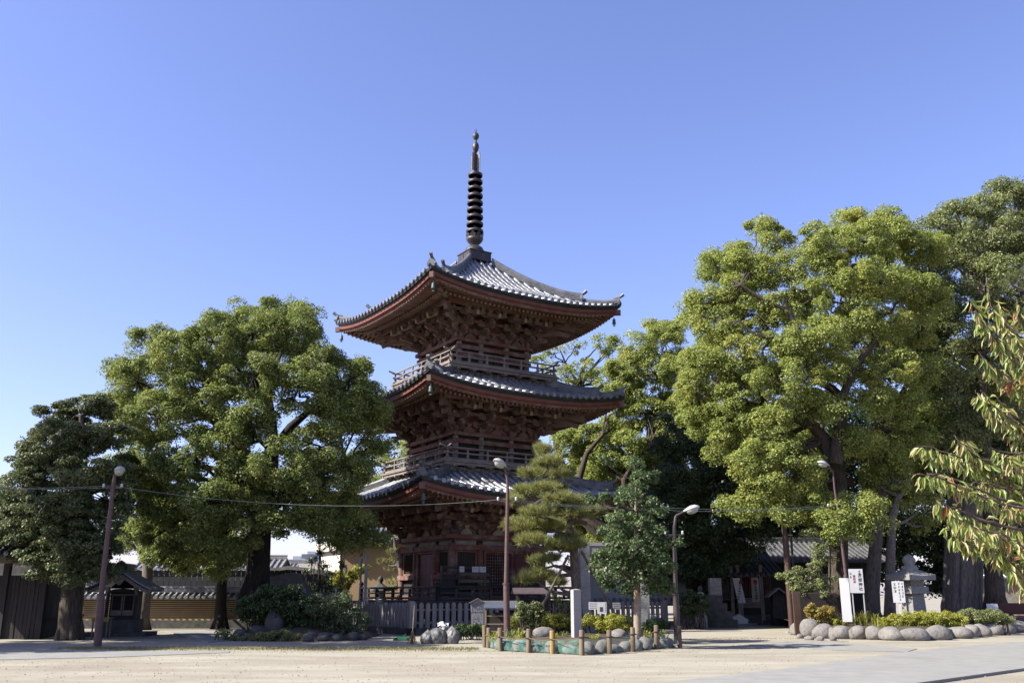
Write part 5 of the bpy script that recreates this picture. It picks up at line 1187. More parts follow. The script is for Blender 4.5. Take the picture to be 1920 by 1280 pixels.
p = at(982, 1180, 31.0); rock('stone', 'small pale stone by the lamp post foot in the bed', (p.x, 31, .32), (.26, .22, .2), boulder_m, 231, cat='stone')
p = at(1160, 1184, 31.8); rock('boulder', 'flat pale boulder in the bed left of the tan trunk', (p.x, 31.8, .2), (.9, .6, .34), boulder_m, 232)
# granite stele
Y = 30.4; p = at(1081, 1192, Y); b = MB(); zt = at(1081, 1105, Y).z
b.box((0, 0, zt/2), (.255, .255, zt)); b.add([(-.1275, -.1275, zt), (.1275, -.1275, zt), (.1275, .1275, zt), (-.1275, .1275, zt), (0, 0, zt+.03)], [(0, 1, 4), (1, 2, 4), (2, 3, 4), (3, 0, 4)])
o = b.build('stone_post', stone_l); o.location = (p.x, Y, 0); o.rotation_euler = (0, 0, radians(18)); tag(o, 'square pale granite marker post standing in the roped bed', 'stone post')
# props of the pine
prop_m = M('bleached prop pole', (.26, .22, .18), (.15, .12, .10), 4, .85, .3)
for lb, a, c, r in (('leaning prop pole on the left side of the garden pine', at(1008, 1152, 33.0), at(1066, 1040, 33.2), .055), ('leaning prop pole on the right side of the garden pine', at(1152, 1150, 34.0), at(1090, 1032, 33.9), .055)):
    a = Vector(a); d = (Vector(c)-a).normalized(); a0 = a-d*((a.z-.2)/d.z); b = MB(); b.tube([Vector((0, 0, 0)), Vector(c)-a0], [r, r*.85], 9); b.tube([(Vector(c)-a0)*.96+Vector((.07*cos(u), .07*sin(u), .02*sin(u*2))) for u in [v*pi/4 for v in range(9)]], .016, 5); o = b.build('prop_pole', prop_m); o.location = a0; tag(o, lb, 'pole', 'props of the pine')
# small shrubs and plants of the bed
bush('shrub', 'clipped yellow-green bush left of the granite post', pblobs(33.4, [(1000, 1160, 13), (1025, 1163, 14), (1048, 1165, 14), (1062, 1168, 13), (965, 1168, 10), (1012, 1170, 12)], (0, .5)), lf_shrub, 241, .15, 110, .055, 1.3)
bush('shrub', 'clipped yellow-green bush right of the granite post', pblobs(33.2, [(1100, 1166, 11), (1128, 1168, 12), (1148, 1165, 15), (1168, 1168, 13), (1158, 1178, 12), (1135, 1178, 10)], (0, .5)), lf_shrub, 242, .15, 110, .055, 1.3)
bush('shrub', 'loose broad-leaved bush with a thin stem by the lamp post', pblobs(31.8, [(988, 1150, 13), (1005, 1142, 12), (980, 1135, 7), (1010, 1155, 12), (992, 1168, 11), (975, 1155, 8)], (0, .3)), lf_green, 243, .13, 50, .085, 1.0)
bush('shrub', 'upright sprigs of leaves left of the granite post, before the dark stand', pblobs(34.5, [(1046, 1125, 6), (1050, 1138, 6), (1056, 1150, 7), (1040, 1115, 4), (1066, 1130, 5), (1068, 1145, 6)], (0,)), lf_green, 244, .1, 50, .07, 1.0)
bush('shrub', 'low dark bush between the information board and the rope fence', pblobs(36.2, [(868, 1180, 10), (885, 1178, 11), (900, 1182, 10), (855, 1184, 7)], (0, .4)), lf_bush, 245, .14, 80, .07, 1.2)
bush('shrub', 'small dark bush at the right end of the roped bed', pblobs(33.4, [(1225, 1168, 9), (1240, 1172, 9), (1215, 1175, 8)], (0, .3)), lf_bush, 246, .13, 80, .06, 1.2)
for i, (x, y, Yy, n, h) in enumerate([(958, 1192, 30.2, 40, .5), (975, 1185, 30.8, 30, .55), (925, 1192, 30.3, 26, .42), (1055, 1192, 31.0, 30, .4), (1112, 1198, 30.0, 30, .35), (1215, 1200, 31.6, 34, .4), (1245, 1196, 32.2, 34, .42), (1040, 1196, 30.2, 26, .35)]):
    p = at(x, y, Yy); plant_blades('strap_leaved_plant', 'strap-leaved plant ' + ['right of the lamp post foot', 'under the loose broad-leaved bush', 'inside the left corner of the roped bed', 'left of the granite post foot', 'right of the granite post foot', 'right of the tan trunk', 'inside the right corner of the roped bed', 'in front of the humped brown boulder'][i], (p.x, Yy, .22), n, h, .28, lf_shrub if i % 3 else lf_green, 250+i, .03, group='strap-leaved plants of the bed')
# notices on the fence behind the bed
sign_w = M('white sign face', (.75, .75, .76), (.68, .68, .70), 2, .5)
for i, (x0, y0, x1, y1, Yy, lb, nc, nr) in enumerate([(1104, 1128, 1119, 1142, 38.5, 'white notice with lines of writing on the fence right of the granite post', 0, 3), (1120, 1128, 1137, 1150, 38.4, 'larger white notice with a dark picture and a vertical heading', 0, 0), (1149, 1129, 1163, 1142, 38.5, 'grey-white notice with faint writing left of the tan trunk', 0, 3)]):
    a, c = at(x0, y1, Yy), at(x1, y0, Yy); wd, h = c.x-a.x, c.z-a.z; t = thing('notice_sign', lb, 'sign', ((a.x+c.x)/2, Yy, 0)); zc = (a.z+c.z)/2
    b = MB(); b.box((0, 0, zc), (wd, .02, h)); fa = b.build('face', sign_w if i < 2 else grey_board, t)
    b = MB(); b.box((0, .04, zc/2+.1), (.05, .04, zc+.2)); b.build('post', black_wood, t)
    b = MB()
    if nr:
        for r in range(nr):
            for q in range(7): strokes(b, -wd*.36+wd*.12*q, zc+h*.28-h*.28*r, wd*.09, h*.14, -.013, rngt, 2)
    else:
        b.box((-.02, -.013, zc-h*.12), (wd*.35, .004, h*.4))
        for q in range(6): strokes(b, wd*.38, zc+h*.38-h*.14*q, wd*.12, h*.10, -.013, rngt, 2)
    b.build('writing', ink if i == 0 else M('dark print %d' % i, (.10, .07, .07), (.08, .06, .06), 3), fa)
p = at(1110, 1172, 34.6); b = MB(); b.box((0, 0, .35), (.24, .05, .5)); o = b.build('sign_board', sign_w); o.location = (p.x, 34.6, .1); tag(o, 'blank white board low behind the bushes right of the granite post', 'sign')
# grey tablet and the little capped stone
p = at(1205, 1170, 35.8); b = MB(); b.box((0, 0, at(1205, 1141, 35.8).z/2), (.40, .14, at(1205, 1141, 35.8).z), taper=.94); o = b.build('stone_tablet', stone); o.location = (p.x, 35.8, 0); tag(o, 'plain grey stone tablet right of the tan trunk', 'stone tablet')
p = at(1225, 1165, 36.0); t = thing('stone_marker', 'low stone marker with a bright square head near the picket fence end', 'stone', (p.x, 36.0, 0)); b = MB(); b.box((0, 0, .32), (.16, .16, .64)); b.build('shaft', stone_d, t); b = MB(); b.box((0, 0, .76), (.22, .2, .24), taper=.92); b.build('head', stone_l, t)
# torii-like stone gatepost behind the pine, white-walled building
Y = 44; p = at(1100, 1125, Y); t = thing('stone_gate', 'tall weathered stone gatepost with a jutting beam behind the pine trunk', 'gate', (p.x, Y, 0)); zt = at(1100, 1022, Y).z
b = MB(); b.box((-.05, 0, zt/2), (.46, .46, zt), taper=.9); b.build('post', stone, t); b = MB(); b.box((.42, 0, zt-.22), (1.5, .34, .34)); b.box((.42, 0, zt+.05), (1.7, .42, .16)); b.build('beam', stone, t); b = MB(); b.box((2.6, 0, zt/2), (.46, .46, zt), taper=.9); b.build('post', stone, t); b = MB(); b.box((1.9, 0, zt-.22), (1.5, .34, .34)); b.build('beam', stone, t)
Y = 56; wb = thing('white_building', 'low white-walled building with a grey eave behind the glossy planted tree', 'building', (at(1190, 1130, Y).x, Y, 0)); ox = wb.location.x
b = MB(); pbox(b, 1098, 1072, 1285, 1135, Y, 5); b.v = [(x-ox, y-Y, z) for x, y, z in b.v]; b.build('wall', M('white plaster wall', (.72, .73, .76), (.66, .67, .70), 2, .85), wb)
b = MB(); pbox(b, 1086, 1061, 1296, 1072, Y-.7, 6.6); b.v = [(x-ox, y-Y, z) for x, y, z in b.v]; b.build('eave_slab', M('pale grey slab', (.5, .5, .52), (.44, .44, .46), 2), wb)
b = MB(); pbox(b, 1122, 1080, 1132, 1098, Y-.05, .06); b.v = [(x-ox, y-Y, z) for x, y, z in b.v]; b.build('window', M('grey window', (.35, .37, .38), (.3, .31, .32), 2), wb)
b = MB(); pbox(b, 1100, 1126, 1285, 1131, Y-.5, .5)
for i in range(16): b.tube([(at(1104+i*12, 1126, Y-.25).x, Y-.62, at(1104, 1126, Y).z), (at(1104+i*12, 1126, Y-.25).x, Y-.1, at(1104, 1126, Y).z+.12)], .07, 8)
b.v = [(x-ox, y-Y, z) for x, y, z in b.v]; b.build('tile_coping', roof_light, wb)
# ---------------------------------------------------------------- street lamps and wires
lamp_paint = M('dull purple-brown lamp paint', (.15, .085, .08), (.11, .065, .062), 3, .55, .08, (1, 1, 4), c3=(.20, .15, .14), s3=2, lo3=.58, hi3=.75)
lamp_dark = M('dark lamp paint', (.085, .06, .062), (.06, .045, .046), 3, .55)
head_m = M('white enamel lamp head', (.62, .62, .60), (.54, .54, .52), 3, .4); lens_m = M('prismatic glass lens', (.55, .56, .50), (.40, .41, .37), 40, .2, .4, spec=.8)
ins_m = M('porcelain insulator', (.70, .70, .70), (.6, .6, .6), 3, .3)
def lamp(label, Y, base, knee, top, head, hd, paint, r=.085, ins=None, arm_pt=None):
    """base, knee (where the thick part ends), top: pixels; head: pixel of the lamp head; hd: direction of the head"""
    b0 = at(base[0], base[1], Y); b0.z = max(0, b0.z) if b0.z > .15 else 0.0; root = thing('street_lamp', label, 'street lamp', b0, 0, 'street lamps'); W = lambda p, d=0: at(p[0], p[1], Y+d)-b0
    k = W(knee); t = W(top); b = MB(); b.tube([(0, 0, -.02), k*.97], [r*1.15, r*1.05], 12); b.tube([k*.97, k], [r*1.25, r*1.25], 12); b.tube([k, k+(t-k)*.5, t], [r*.8, r*.72, r*.6], 12)
    h = W(head); mid = arm_pt and W(arm_pt) or (t+h)/2+Vector((0, 0, .12)); b.build('pole', paint, root)
    b = MB(); b.tube([t-Vector((0, 0, .05)), t+(h-t)*.15+Vector((0, 0, .22)), mid, h], [r*.55, r*.5, r*.42, r*.38], 9); b.build('arm', paint, root)
    d = Vector(hd).normalized(); R = d.to_track_quat('X', 'Z').to_matrix().to_4x4(); b = MB(); b.M = Matrix.Translation(h) @ R
    b.grid([[(x, ry*cos(a), rz*sin(a)*(1 if sin(a) > 0 else .25)) for a in [2*pi*q/14 for q in range(15)]] for x, ry, rz in ((-.08, .03, .03), (-.02, .07, .06), (.08, .12, .10), (.22, .17, .14), (.38, .16, .13), (.48, .10, .08), (.53, .01, .01))], True); hh = b.build('lamp_head', head_m, root)
    b = MB(); b.M = Matrix.Translation(h) @ R; b.grid([[(.24+rr*.22*cos(a), rr*.15*sin(a), -.02-z) for a in [2*pi*q/14 for q in range(15)]] for rr, z in ((1, 0), (.92, .06), (.6, .12), (.05, .14))], True); b.build('lens', lens_m, hh)
    for q in ins or []:
        p = W(q); b = MB(); b.beam(p+Vector((-.32, 0, 0)), p+Vector((.32, 0, 0)), .04, .05); br = b.build('cross_arm', paint, root)
        for s_ in (-.3, .3): b = MB(); b.lathe([(.03, 0), (.05, .03), (.03, .06), (.05, .09), (.02, .12), (0, .12)], p+Vector((s_, 0, .02)), 8); b.build('insulator', ins_m, br)
    return root
lamp('leaning purple-brown street lamp at the left before the small shrine', 31.0, (182, 1217), (190, 1112), (213, 905), (222, 886), (.5, -.9, .15), lamp_paint, .11, [(211, 914)])
lamp('street lamp standing in the roped bed in front of the pagoda', 31.4, (951, 1192), (949, 1092), (952, 918), (946, 874), (-.55, -.6, .28), lamp_paint, .092, [(951, 939)], (950, 893))
lamp('dark street lamp at the right end of the roped bed with a curved arm', 33.4, (1270, 1205), (1267, 1112), (1264, 985), (1285, 958), (.9, -.3, .25), lamp_dark, .10, [(1264, 1002)], (1268, 966))
lamp('street lamp behind the blank white sign, its head high among the camphor boughs', 41.0, (1588, 1170), (1586, 1078), (1568, 935), (1552, 872), (-.9, -.3, .2), lamp_paint, .085, [(1566, 950)], (1562, 885))
wire_m = M('pale sheathed cable', (.30, .34, .32), (.16, .2, .19), 4, .5)
def wire(label, a, b, sag, n=2, gap=.06):
    a, b = Vector(a), Vector(b); mb = MB()
    for q in range(n):
        mb.tube([a.lerp(b, t)+Vector((0, .02*q, -sag*4*t*(1-t)-q*gap*(1-.4*sin(pi*t)))) for t in [i/20 for i in range(21)]], .0085, 5, False)
    o = mb.build('overhead_wire', wire_m); tag(o, label, 'wire', 'overhead wires')
wA, wB, wC, wD = at(211, 910, 31.0), at(951, 935, 31.4), at(1264, 998, 33.4), at(1566, 946, 41.0)
wire('overhead wire running off the left edge from the leaning lamp', at(-160, 905, 33), wA, .12, 2)
wire('overhead wire between the leaning lamp and the lamp in the roped bed', wA, wB, .42, 1)
wire('overhead wires between the lamp in the roped bed and the dark lamp', wB, at(1262, 952, 33.4), .1, 2, .07)
wire('overhead wires from the dark lamp to the lamp behind the white sign', at(1262, 952, 33.4), wD, .12, 2, .09)

# ---------------------------------------------------------------- planter with boulders, signs, lantern
RW = [(1506, 1190), (1535, 1196), (1580, 1197), (1650, 1199), (1700, 1201), (1760, 1200), (1815, 1196), (1870, 1190), (1925, 1183), (1990, 1176)]
rw = [gp(x, y) for x, y in RW]; LT = 0
rng_ = random.Random(9); pos = [(1503, 28, 34), (1523, 34, 44), (1547, 32, 34), (1560, 18, 28), (1585, 28, 34), (1614, 28, 34), (1643, 27, 34), (1678, 38, 32), (1724, 48, 30), (1766, 42, 36), (1806, 42, 28), (1828, 26, 34), (1846, 26, 30), (1866, 32, 32), (1889, 34, 30), (1911, 34, 28), (1936, 36, 30), (1962, 36, 30), (1990, 36, 30)]
desc = ['rounded', 'tall egg-shaped', 'squarish', 'small tucked-in', 'blocky', 'domed', 'upright', 'wide flat-topped', 'long low oval', 'peaked', 'long smooth', 'narrow shaded', 'rounded shaded', 'low shaded', 'tilted shaded', 'pale', 'broad', 'broad', 'broad']
def row_at(x):
    for (a, ya), (b, yb) in zip(RW, RW[1:]):
        if a <= x <= b: return gp(x, ya+(yb-ya)*(x-a)/(b-a))
    return gp(x, RW[0][1] if x < RW[0][0] else RW[-1][1])
for i, (x, w_, h_) in enumerate(pos):
    p = row_at(x); k = ppm(p.y)*1.02
    if x > 1960: continue
    rock('planter_boulder', '%s grey boulder, %s from the brown pole along the planter edge' % (desc[i], ords[i] if i < 18 else 'last'), (p.x, p.y+.25, 0), (w_/k*1.22, .8, h_/k*.70), boulder_m, 300+i, 'boulders edging the planter', rz=rng_.uniform(-.6, .6), rough=.20)
for i, (x, y) in enumerate([(1500, 1196), (1518, 1199), (1538, 1200), (1562, 1200)]):
    p = gp(x, y); rock('cobble', ['small cobble at the foot of the brown pole', 'small cobble below the tall egg-shaped boulder', 'flat cobble below the squarish boulder', 'small cobble below the blocky boulder'][i], p, (.34, .26, .16), boulder_m, 330+i, 'cobbles by the planter', 'cobble')
g = MB(); P = []
for i, q in enumerate(rw):
    d = Vector((.18, 1, 0)); P.append([tuple(q+Vector((0, .3, -.02))), tuple(q+Vector((0, .42, .34))), tuple(q+d*2+Vector((0, 0, .42))), tuple(q+d*8+Vector((0, 0, .45))), tuple(q+d*16+Vector((0, 0, .35))), tuple(q+d*22)])
g.grid(P, True); tag(g.build('planter_soil', soil), kind='structure')
# hedges
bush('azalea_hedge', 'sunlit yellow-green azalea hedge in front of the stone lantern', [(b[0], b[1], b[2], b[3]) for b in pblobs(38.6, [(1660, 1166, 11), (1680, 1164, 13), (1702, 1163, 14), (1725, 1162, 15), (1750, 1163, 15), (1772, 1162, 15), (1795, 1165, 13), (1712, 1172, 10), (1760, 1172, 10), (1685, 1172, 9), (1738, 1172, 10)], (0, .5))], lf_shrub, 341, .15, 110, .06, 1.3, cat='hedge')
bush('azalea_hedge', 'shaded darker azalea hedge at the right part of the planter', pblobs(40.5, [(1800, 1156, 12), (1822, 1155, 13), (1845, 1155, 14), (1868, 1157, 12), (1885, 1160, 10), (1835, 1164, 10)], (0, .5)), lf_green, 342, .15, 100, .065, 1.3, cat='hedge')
bush('shrub', 'yellow-tinged leafy shrub behind the tall egg-shaped boulder', pblobs(39.4, [(1525, 1150, 12), (1540, 1152, 12), (1552, 1148, 11), (1530, 1162, 10), (1548, 1163, 10), (1519, 1140, 8)], (0, .4)), LEAF('yellowing shrub leaves', [(.12, .12, .02), (.2, .17, .03), (.28, .22, .05), (.24, .13, .04)], .3), 343, .14, 80, .075, 1.2)
bush('shrub', 'fresh green ferny shrub left of the blank white sign', pblobs(39.3, [(1565, 1168, 8), (1578, 1166, 8), (1572, 1172, 7)], (0, .3)), lf_shrub, 344, .1, 90, .045, 1.3)
bush('shrub', 'rounded dark bush left of the hall steps', pblobs(47, [(1285, 1128, 16), (1300, 1120, 15), (1315, 1130, 13), (1290, 1142, 14), (1312, 1145, 11)], (0, .8)), lf_bush, 345, .22, 110, .085, 1.2)
for i, (x, y, Yy, n, h) in enumerate([(1607, 1176, 38.8, 50, .75), (1622, 1174, 38.8, 60, .9), (1640, 1175, 38.8, 50, .75), (1655, 1178, 38.4, 30, .5), (1893, 1158, 42.0, 60, .55)]):
    p = at(x, y, Yy); plant_blades('tall_grass', ['tall grass clump right of the blank white sign', 'tallest grass clump below the shrine name board', 'grass clump at the foot of the twin trunks', 'short grass tuft left of the azalea hedge', 'grass tuft at the shaded end of the planter'][i], (p.x, Yy, .36), n, h, .3, lf_shrub if i < 4 else lf_green, 350+i, .025, 'grass clump', 'grass clumps of the planter')
# blank white sign
white_m = M('bright white sign panel', (.82, .82, .82), (.80, .80, .80), 1, .45)
Y = 38.6; p = at(1590, 1172, Y); ws = thing('white_sign', 'tall narrow white sign board on two short legs at the planter edge', 'sign', (p.x, Y, .3), radians(-10)); z1, z0 = at(1588, 1083, Y).z-.3, at(1593, 1165, Y).z-.3
b = MB(); b.box((0, 0, (z0+z1)/2), (.36, .035, z1-z0)); b.build('panel', white_m, ws)
for sx in (-1, 1): b = MB(); b.box((sx*.165, .03, z1/2), (.03, .03, z1)); b.build('leg', lamp_paint, ws)
def kanji(s, size, m, parent, loc, rz=0, vertical=True, gap=1.1):
    cu = bpy.data.curves.new('lettering', 'FONT'); cu.body = '\n'.join(s) if vertical else s; cu.size = size; cu.align_x = 'CENTER'; cu.space_line = gap; cu.extrude = .002; cu.offset = size*.012
    o = bpy.data.objects.new('lettering', cu); link(o, parent); bpy.context.view_layer.update()
    me = bpy.data.meshes.new_from_object(o.evaluated_get(bpy.context.evaluated_depsgraph_get())); bpy.data.objects.remove(o); me.materials.clear(); me.materials.append(m)
    o = bpy.data.objects.new('lettering', me); link(o, parent); o.location = loc; o.rotation_euler = (pi/2, 0, rz); return o
Y = 40.2; p = at(1605, 1130, Y); ns = thing('shrine_name_board', 'white board lettered with a shrine name behind the blank white sign', 'sign', (p.x+.1, Y, .3), radians(-8)); z1, z0 = at(1605, 1066, Y).z-.3, at(1605, 1111, Y).z-.3
b = MB(); b.box((0, 0, (z0+z1)/2), (.56, .03, z1-z0)); fa = b.build('panel', sign_w, ns)
for sx in (-.2, .24): b = MB(); b.box((sx, .035, z1/2), (.04, .04, z1)); b.build('post', steel, ns)
h = z1-z0; kanji('漆部神社', h*.17, ink, fa, (.15, -.018, z1-h*.33)); kanji('式内', h*.08, ink, fa, (.15, -.018, z1-h*.13))
kanji('鎮護神', h*.11, M('red lettering', (.4, .05, .05), (.35, .04, .04), 3), fa, (-.08, -.018, z1-h*.34)); b = MB(); strokes(b, -.22, z1-h*.2, .08, .1, -.018, rngt); strokes(b, -.22, z1-h*.34, .08, .1, -.018, rngt); b.build('writing', ink, fa)
Y = 39.4; p = at(1690, 1160, Y); bs = thing('notice_sign', 'small white sign brushed with black writing on a post before the stone lantern', 'sign', (p.x, Y, .3), radians(-12)); z1, z0 = at(1688, 1089, Y).z-.3, at(1690, 1129, Y).z-.3; h = z1-z0
b = MB(); b.box((0, 0, (z0+z1)/2), (.46, .03, h)); fa = b.build('panel', sign_w, bs); b = MB(); b.box((0, .03, z0/2+.1), (.06, .05, z0+.2)); b.build('post', sign_w, bs)
b = MB(); text_cols(b, -.02, .21, z0+.06, z1-.03, -.018, 2, 6, rngt, .8, 1.0); text_cols(b, -.21, -.05, z1-h*.55, z1-.05, -.018, 1, 3, rngt, .8, 1.0); b.build('writing', ink, fa)
# big stone lantern
Y = 42.0; p = at(1716, 1160, Y); bl_ = thing('stone_lantern', 'large squat granite lantern with a wide square cap and onion finial in the planter', 'stone lantern', (p.x, Y, .3), radians(20)); q = pi/4; s2 = sqrt(2)
zc1, zc0 = at(1712, 1078, Y).z-.3, at(1712, 1087, Y).z-.3
b = MB(); b.box((0, 0, .1), (1.2, 1.2, .24)); b.box((0, 0, (zc0-.55)/2+.1), (.72, .72, zc0-.75), taper=.9); b.build('shaft', stone, bl_)
b = MB(); b.box((0, 0, zc0-.42), (.95, .95, .30)); b.box((0, 0, zc0-.15), (.7, .7, .26)); b.build('fire_box', stone, bl_)
b = MB(); rows = []
for t, zz in ((1.0, 0), (1.0, .17), (.7, .30), (.42, .42)):
    rows.append([(1.42*t*x/2*(1), 1.42*t*y/2, zc0+zz+(.06*(abs(x)*abs(y) > .9) if zz == .17 else 0)) for x, y in ((-1, -1), (0, -1), (1, -1), (1, 0), (1, 1), (0, 1), (-1, 1), (-1, 0), (-1, -1))])
b.grid(rows, False); b.add([rows[0][i] for i in range(8)], [tuple(range(7, -1, -1))]); b.add([rows[-1][i] for i in range(8)], [tuple(range(8))]); b.build('cap', stone, bl_)
b = MB(); b.lathe([(.34, 0), (.36, .1), (.26, .2), (.2, .24), (.27, .34), (.28, .46), (.2, .6), (.05, .70), (0, .72)], (0, 0, zc0+.41), 14); b.build('jewel', stone, bl_)
# little things at the right end
p = at(1857, 1125, 43.5); t = thing('notice_sign', 'tiny white sign plate on a low stone near the split trunk', 'sign', (p.x, 43.5, .3)); b = MB(); b.box((0, 0, .32), (.5, .4, .55)); b.build('stone_foot', stone, t); b = MB(); b.box((0, -.1, .80), (.5, .03, .26), rx=-.2); b.build('plate', sign_w, t)
redb = M('dark red painted box', (.09, .016, .02), (.07, .012, .016), 3, .5)
p = at(1900, 1165, 44.5); t = thing('red_bench', 'dark red bench with a backboard at the right edge behind the split trunk', 'bench', (p.x+.2, 44.5, .2)); b = MB(); b.box((0, 0, .45), (1.3, .5, .08)); b.build('seat', redb, t); b = MB(); b.box((0, .25, .8), (1.3, .05, .5)); b.build('backrest', redb, t)
for sx in (-1, 1): b = MB(); b.box((sx*.55, 0, .2), (.08, .45, .42)); b.build('leg', redb, t)
p = at(1910, 1150, 60); t = thing('white_wall', 'white garden wall glimpsed beyond the red bench', 'wall', (p.x, 60, 0)); b = MB(); b.box((0, 0, 1.3), (6, .25, 2.6)); b.build('wall_body', plaster_old, t); b = MB(); b.M = Matrix.Translation((0, 0, 0)); gable_roof(b, 6.2, .4, 2.62, 2.85, .3, .06); b.build('tiled_cap', tile_mat, t)
# brown service pole with conduits
brown = M('brown painted steel', (.105, .062, .045), (.085, .05, .038), 2, .5)
Y = 40.0; p = gp(1486, 1186); Y = p.y; sp_ = thing('service_pole', 'tall brown steel pole with conduit and camera bracket left of the planter', 'pole', p); W = lambda x, y, d=0: at(x, y, Y+d)-p
zt = W(1468, 933); b = MB(); b.tube([(0, 0, 0), (0, 0, W(1470, 1000).z)], .14, 12); b.tube([(0, 0, W(1470, 1000).z), (0, 0, zt.z)], .105, 12); b.build('shaft', brown, sp_)
b = MB(); b.tube([(0, 0, zt.z-.02), (0, 0, zt.z+.08), (.5, 0, zt.z+.1), (.52, 0, zt.z+.14), (.52, 0, zt.z+.6)], .05, 8); b.build('bracket_arm', brown, sp_)
b = MB(); b.tube([(.24, -.02, 0), (.24, -.02, 2.4), (.22, -.02, zt.z-.9), (.2, -.02, zt.z-.5), (.3, -.02, zt.z-.2)], .035, 7); b.tube([(.30, .02, 0), (.30, .02, 1.6), (.29, .02, zt.z-1.6)], .022, 6); b.build('conduit', brown, sp_)
for z in (.6, 1.5, 2.4, 3.3, 4.2): b = MB(); b.box((.18, -.02, z), (.26, .07, .03)); b.build('clamp', steel, sp_)
b = MB(); b.box((0, 0, .03), (.5, .4, .06)); b.build('concrete_footing', concrete, sp_)
p2 = at(1497, 1180, 40.3); b = MB(); b.box((0, 0, .88), (.28, .16, 1.76)); o = b.build('brown_post', brown); o.location = (p2.x, 40.3, 0); tag(o, 'thick flat brown post beside the service pole', 'post')
p2 = at(1505, 1180, 41.2); b = MB(); t = thing('board_fence', 'low dark brown board fence behind the flat brown post', 'fence', (p2.x, 41.4, 0)); b.box((.75, 0, .85), (1.7, .05, 1.6)); b.build('panel', M('dark brown board', (.04, .028, .024), (.03, .021, .019), 2, .7), t); b = MB(); b.box((.75, .04, 1.68), (1.75, .1, .06)); b.build('cap_rail', brown, t)
Y = 44; a = at(1455, 905, Y); t = thing('speaker_box', 'grey box on a thin pole among the camphor leaves', 'box', (a.x, Y, 0)); b = MB(); b.box((0, 0, a.z), (.35, .25, .55)); b.box((.2, 0, a.z+.1), (.1, .2, .75)); b.build('casing', grey_board, t); b = MB(); b.tube([(.2, .15, 0), (.2, .15, a.z)], .05, 8); b.build('pole', lamp_dark, t)

hall_tile = M('shade-toned dark hall tile', (.11, .11, .118), (.06, .06, .064), 2.5, .6, .1, spec=.3, c3=(.04, .042, .038), s3=.8)  # shade over the hall roofs is put into this dark tile colour
# ---------------------------------------------------------------- hall at the right, in deep shade
Y = 56; hl = thing('temple_hall', 'low tiled temple hall in the shade with lattice front and hanging banners', 'temple hall', (at(1400, 1150, Y).x, Y, 0)); ox = hl.location.x
x0, x1 = at(1310, 1150, Y).x-ox, at(1440, 1150, Y).x-ox
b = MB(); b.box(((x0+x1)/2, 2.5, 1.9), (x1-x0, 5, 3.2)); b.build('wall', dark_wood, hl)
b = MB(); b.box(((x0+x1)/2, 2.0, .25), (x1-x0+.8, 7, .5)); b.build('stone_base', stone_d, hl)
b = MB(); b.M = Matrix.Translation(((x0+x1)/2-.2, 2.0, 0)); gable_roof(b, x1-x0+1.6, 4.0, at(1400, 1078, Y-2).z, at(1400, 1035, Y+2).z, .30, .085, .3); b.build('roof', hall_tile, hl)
b = MB()
for i in range(16): b.box((x0+.5+1.5*i/15, -.06, 2.2), (.05, .05, 1.7))
b.box((x0+1.25, -.05, 1.35), (1.6, .06, .08)); b.build('lattice', grey_wood, hl)
b = MB()
for i in range(18): b.box((x0+2.35+1.9*i/17, -.06, 2.3), (.035, .05, 1.5))
b.build('lattice', red_wood, hl)
for i, x in enumerate((1375, 1388, 1431)): b = MB(); b.box((at(x, 1150, Y-1.6).x-ox, -1.6, 1.75), (.17, .17, 3.0)); b.build('column', grey_wood, hl)
redc = M('red cloth', (.42, .03, .03), (.32, .025, .025), 3, .8)
b = MB(); b.box((at(1412, 1090, Y).x-ox, -.12, at(1412, 1090, Y).z), (.5, .02, .7)); b.build('red_cloth', redc, hl)
b = MB(); b.box((at(1402, 1115, Y-.6).x-ox, -.8, 1.15), (1.3, .6, .5)); b.box((at(1402, 1115, Y-.6).x-ox, -.8, 1.42), (1.5, .7, .06)); b.build('offering_box', grey_wood, hl)
Y2 = 60; h2 = thing('temple_hall', 'larger hall with long tiled roof behind the brown pole', 'temple hall', (at(1490, 1150, Y2).x, Y2, 0)); 
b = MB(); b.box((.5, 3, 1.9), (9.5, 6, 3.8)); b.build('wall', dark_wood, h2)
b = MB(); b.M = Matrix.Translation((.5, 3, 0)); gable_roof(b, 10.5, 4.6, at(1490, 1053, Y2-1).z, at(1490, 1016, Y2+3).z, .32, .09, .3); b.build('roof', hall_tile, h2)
for x in (1530, 1546): b = MB(); a = at(x, 1096, Y2); b.box((a.x-h2.location.x, -.05, a.z), (.36, .05, 1.2)); b.build('white_panel', paper, h2)
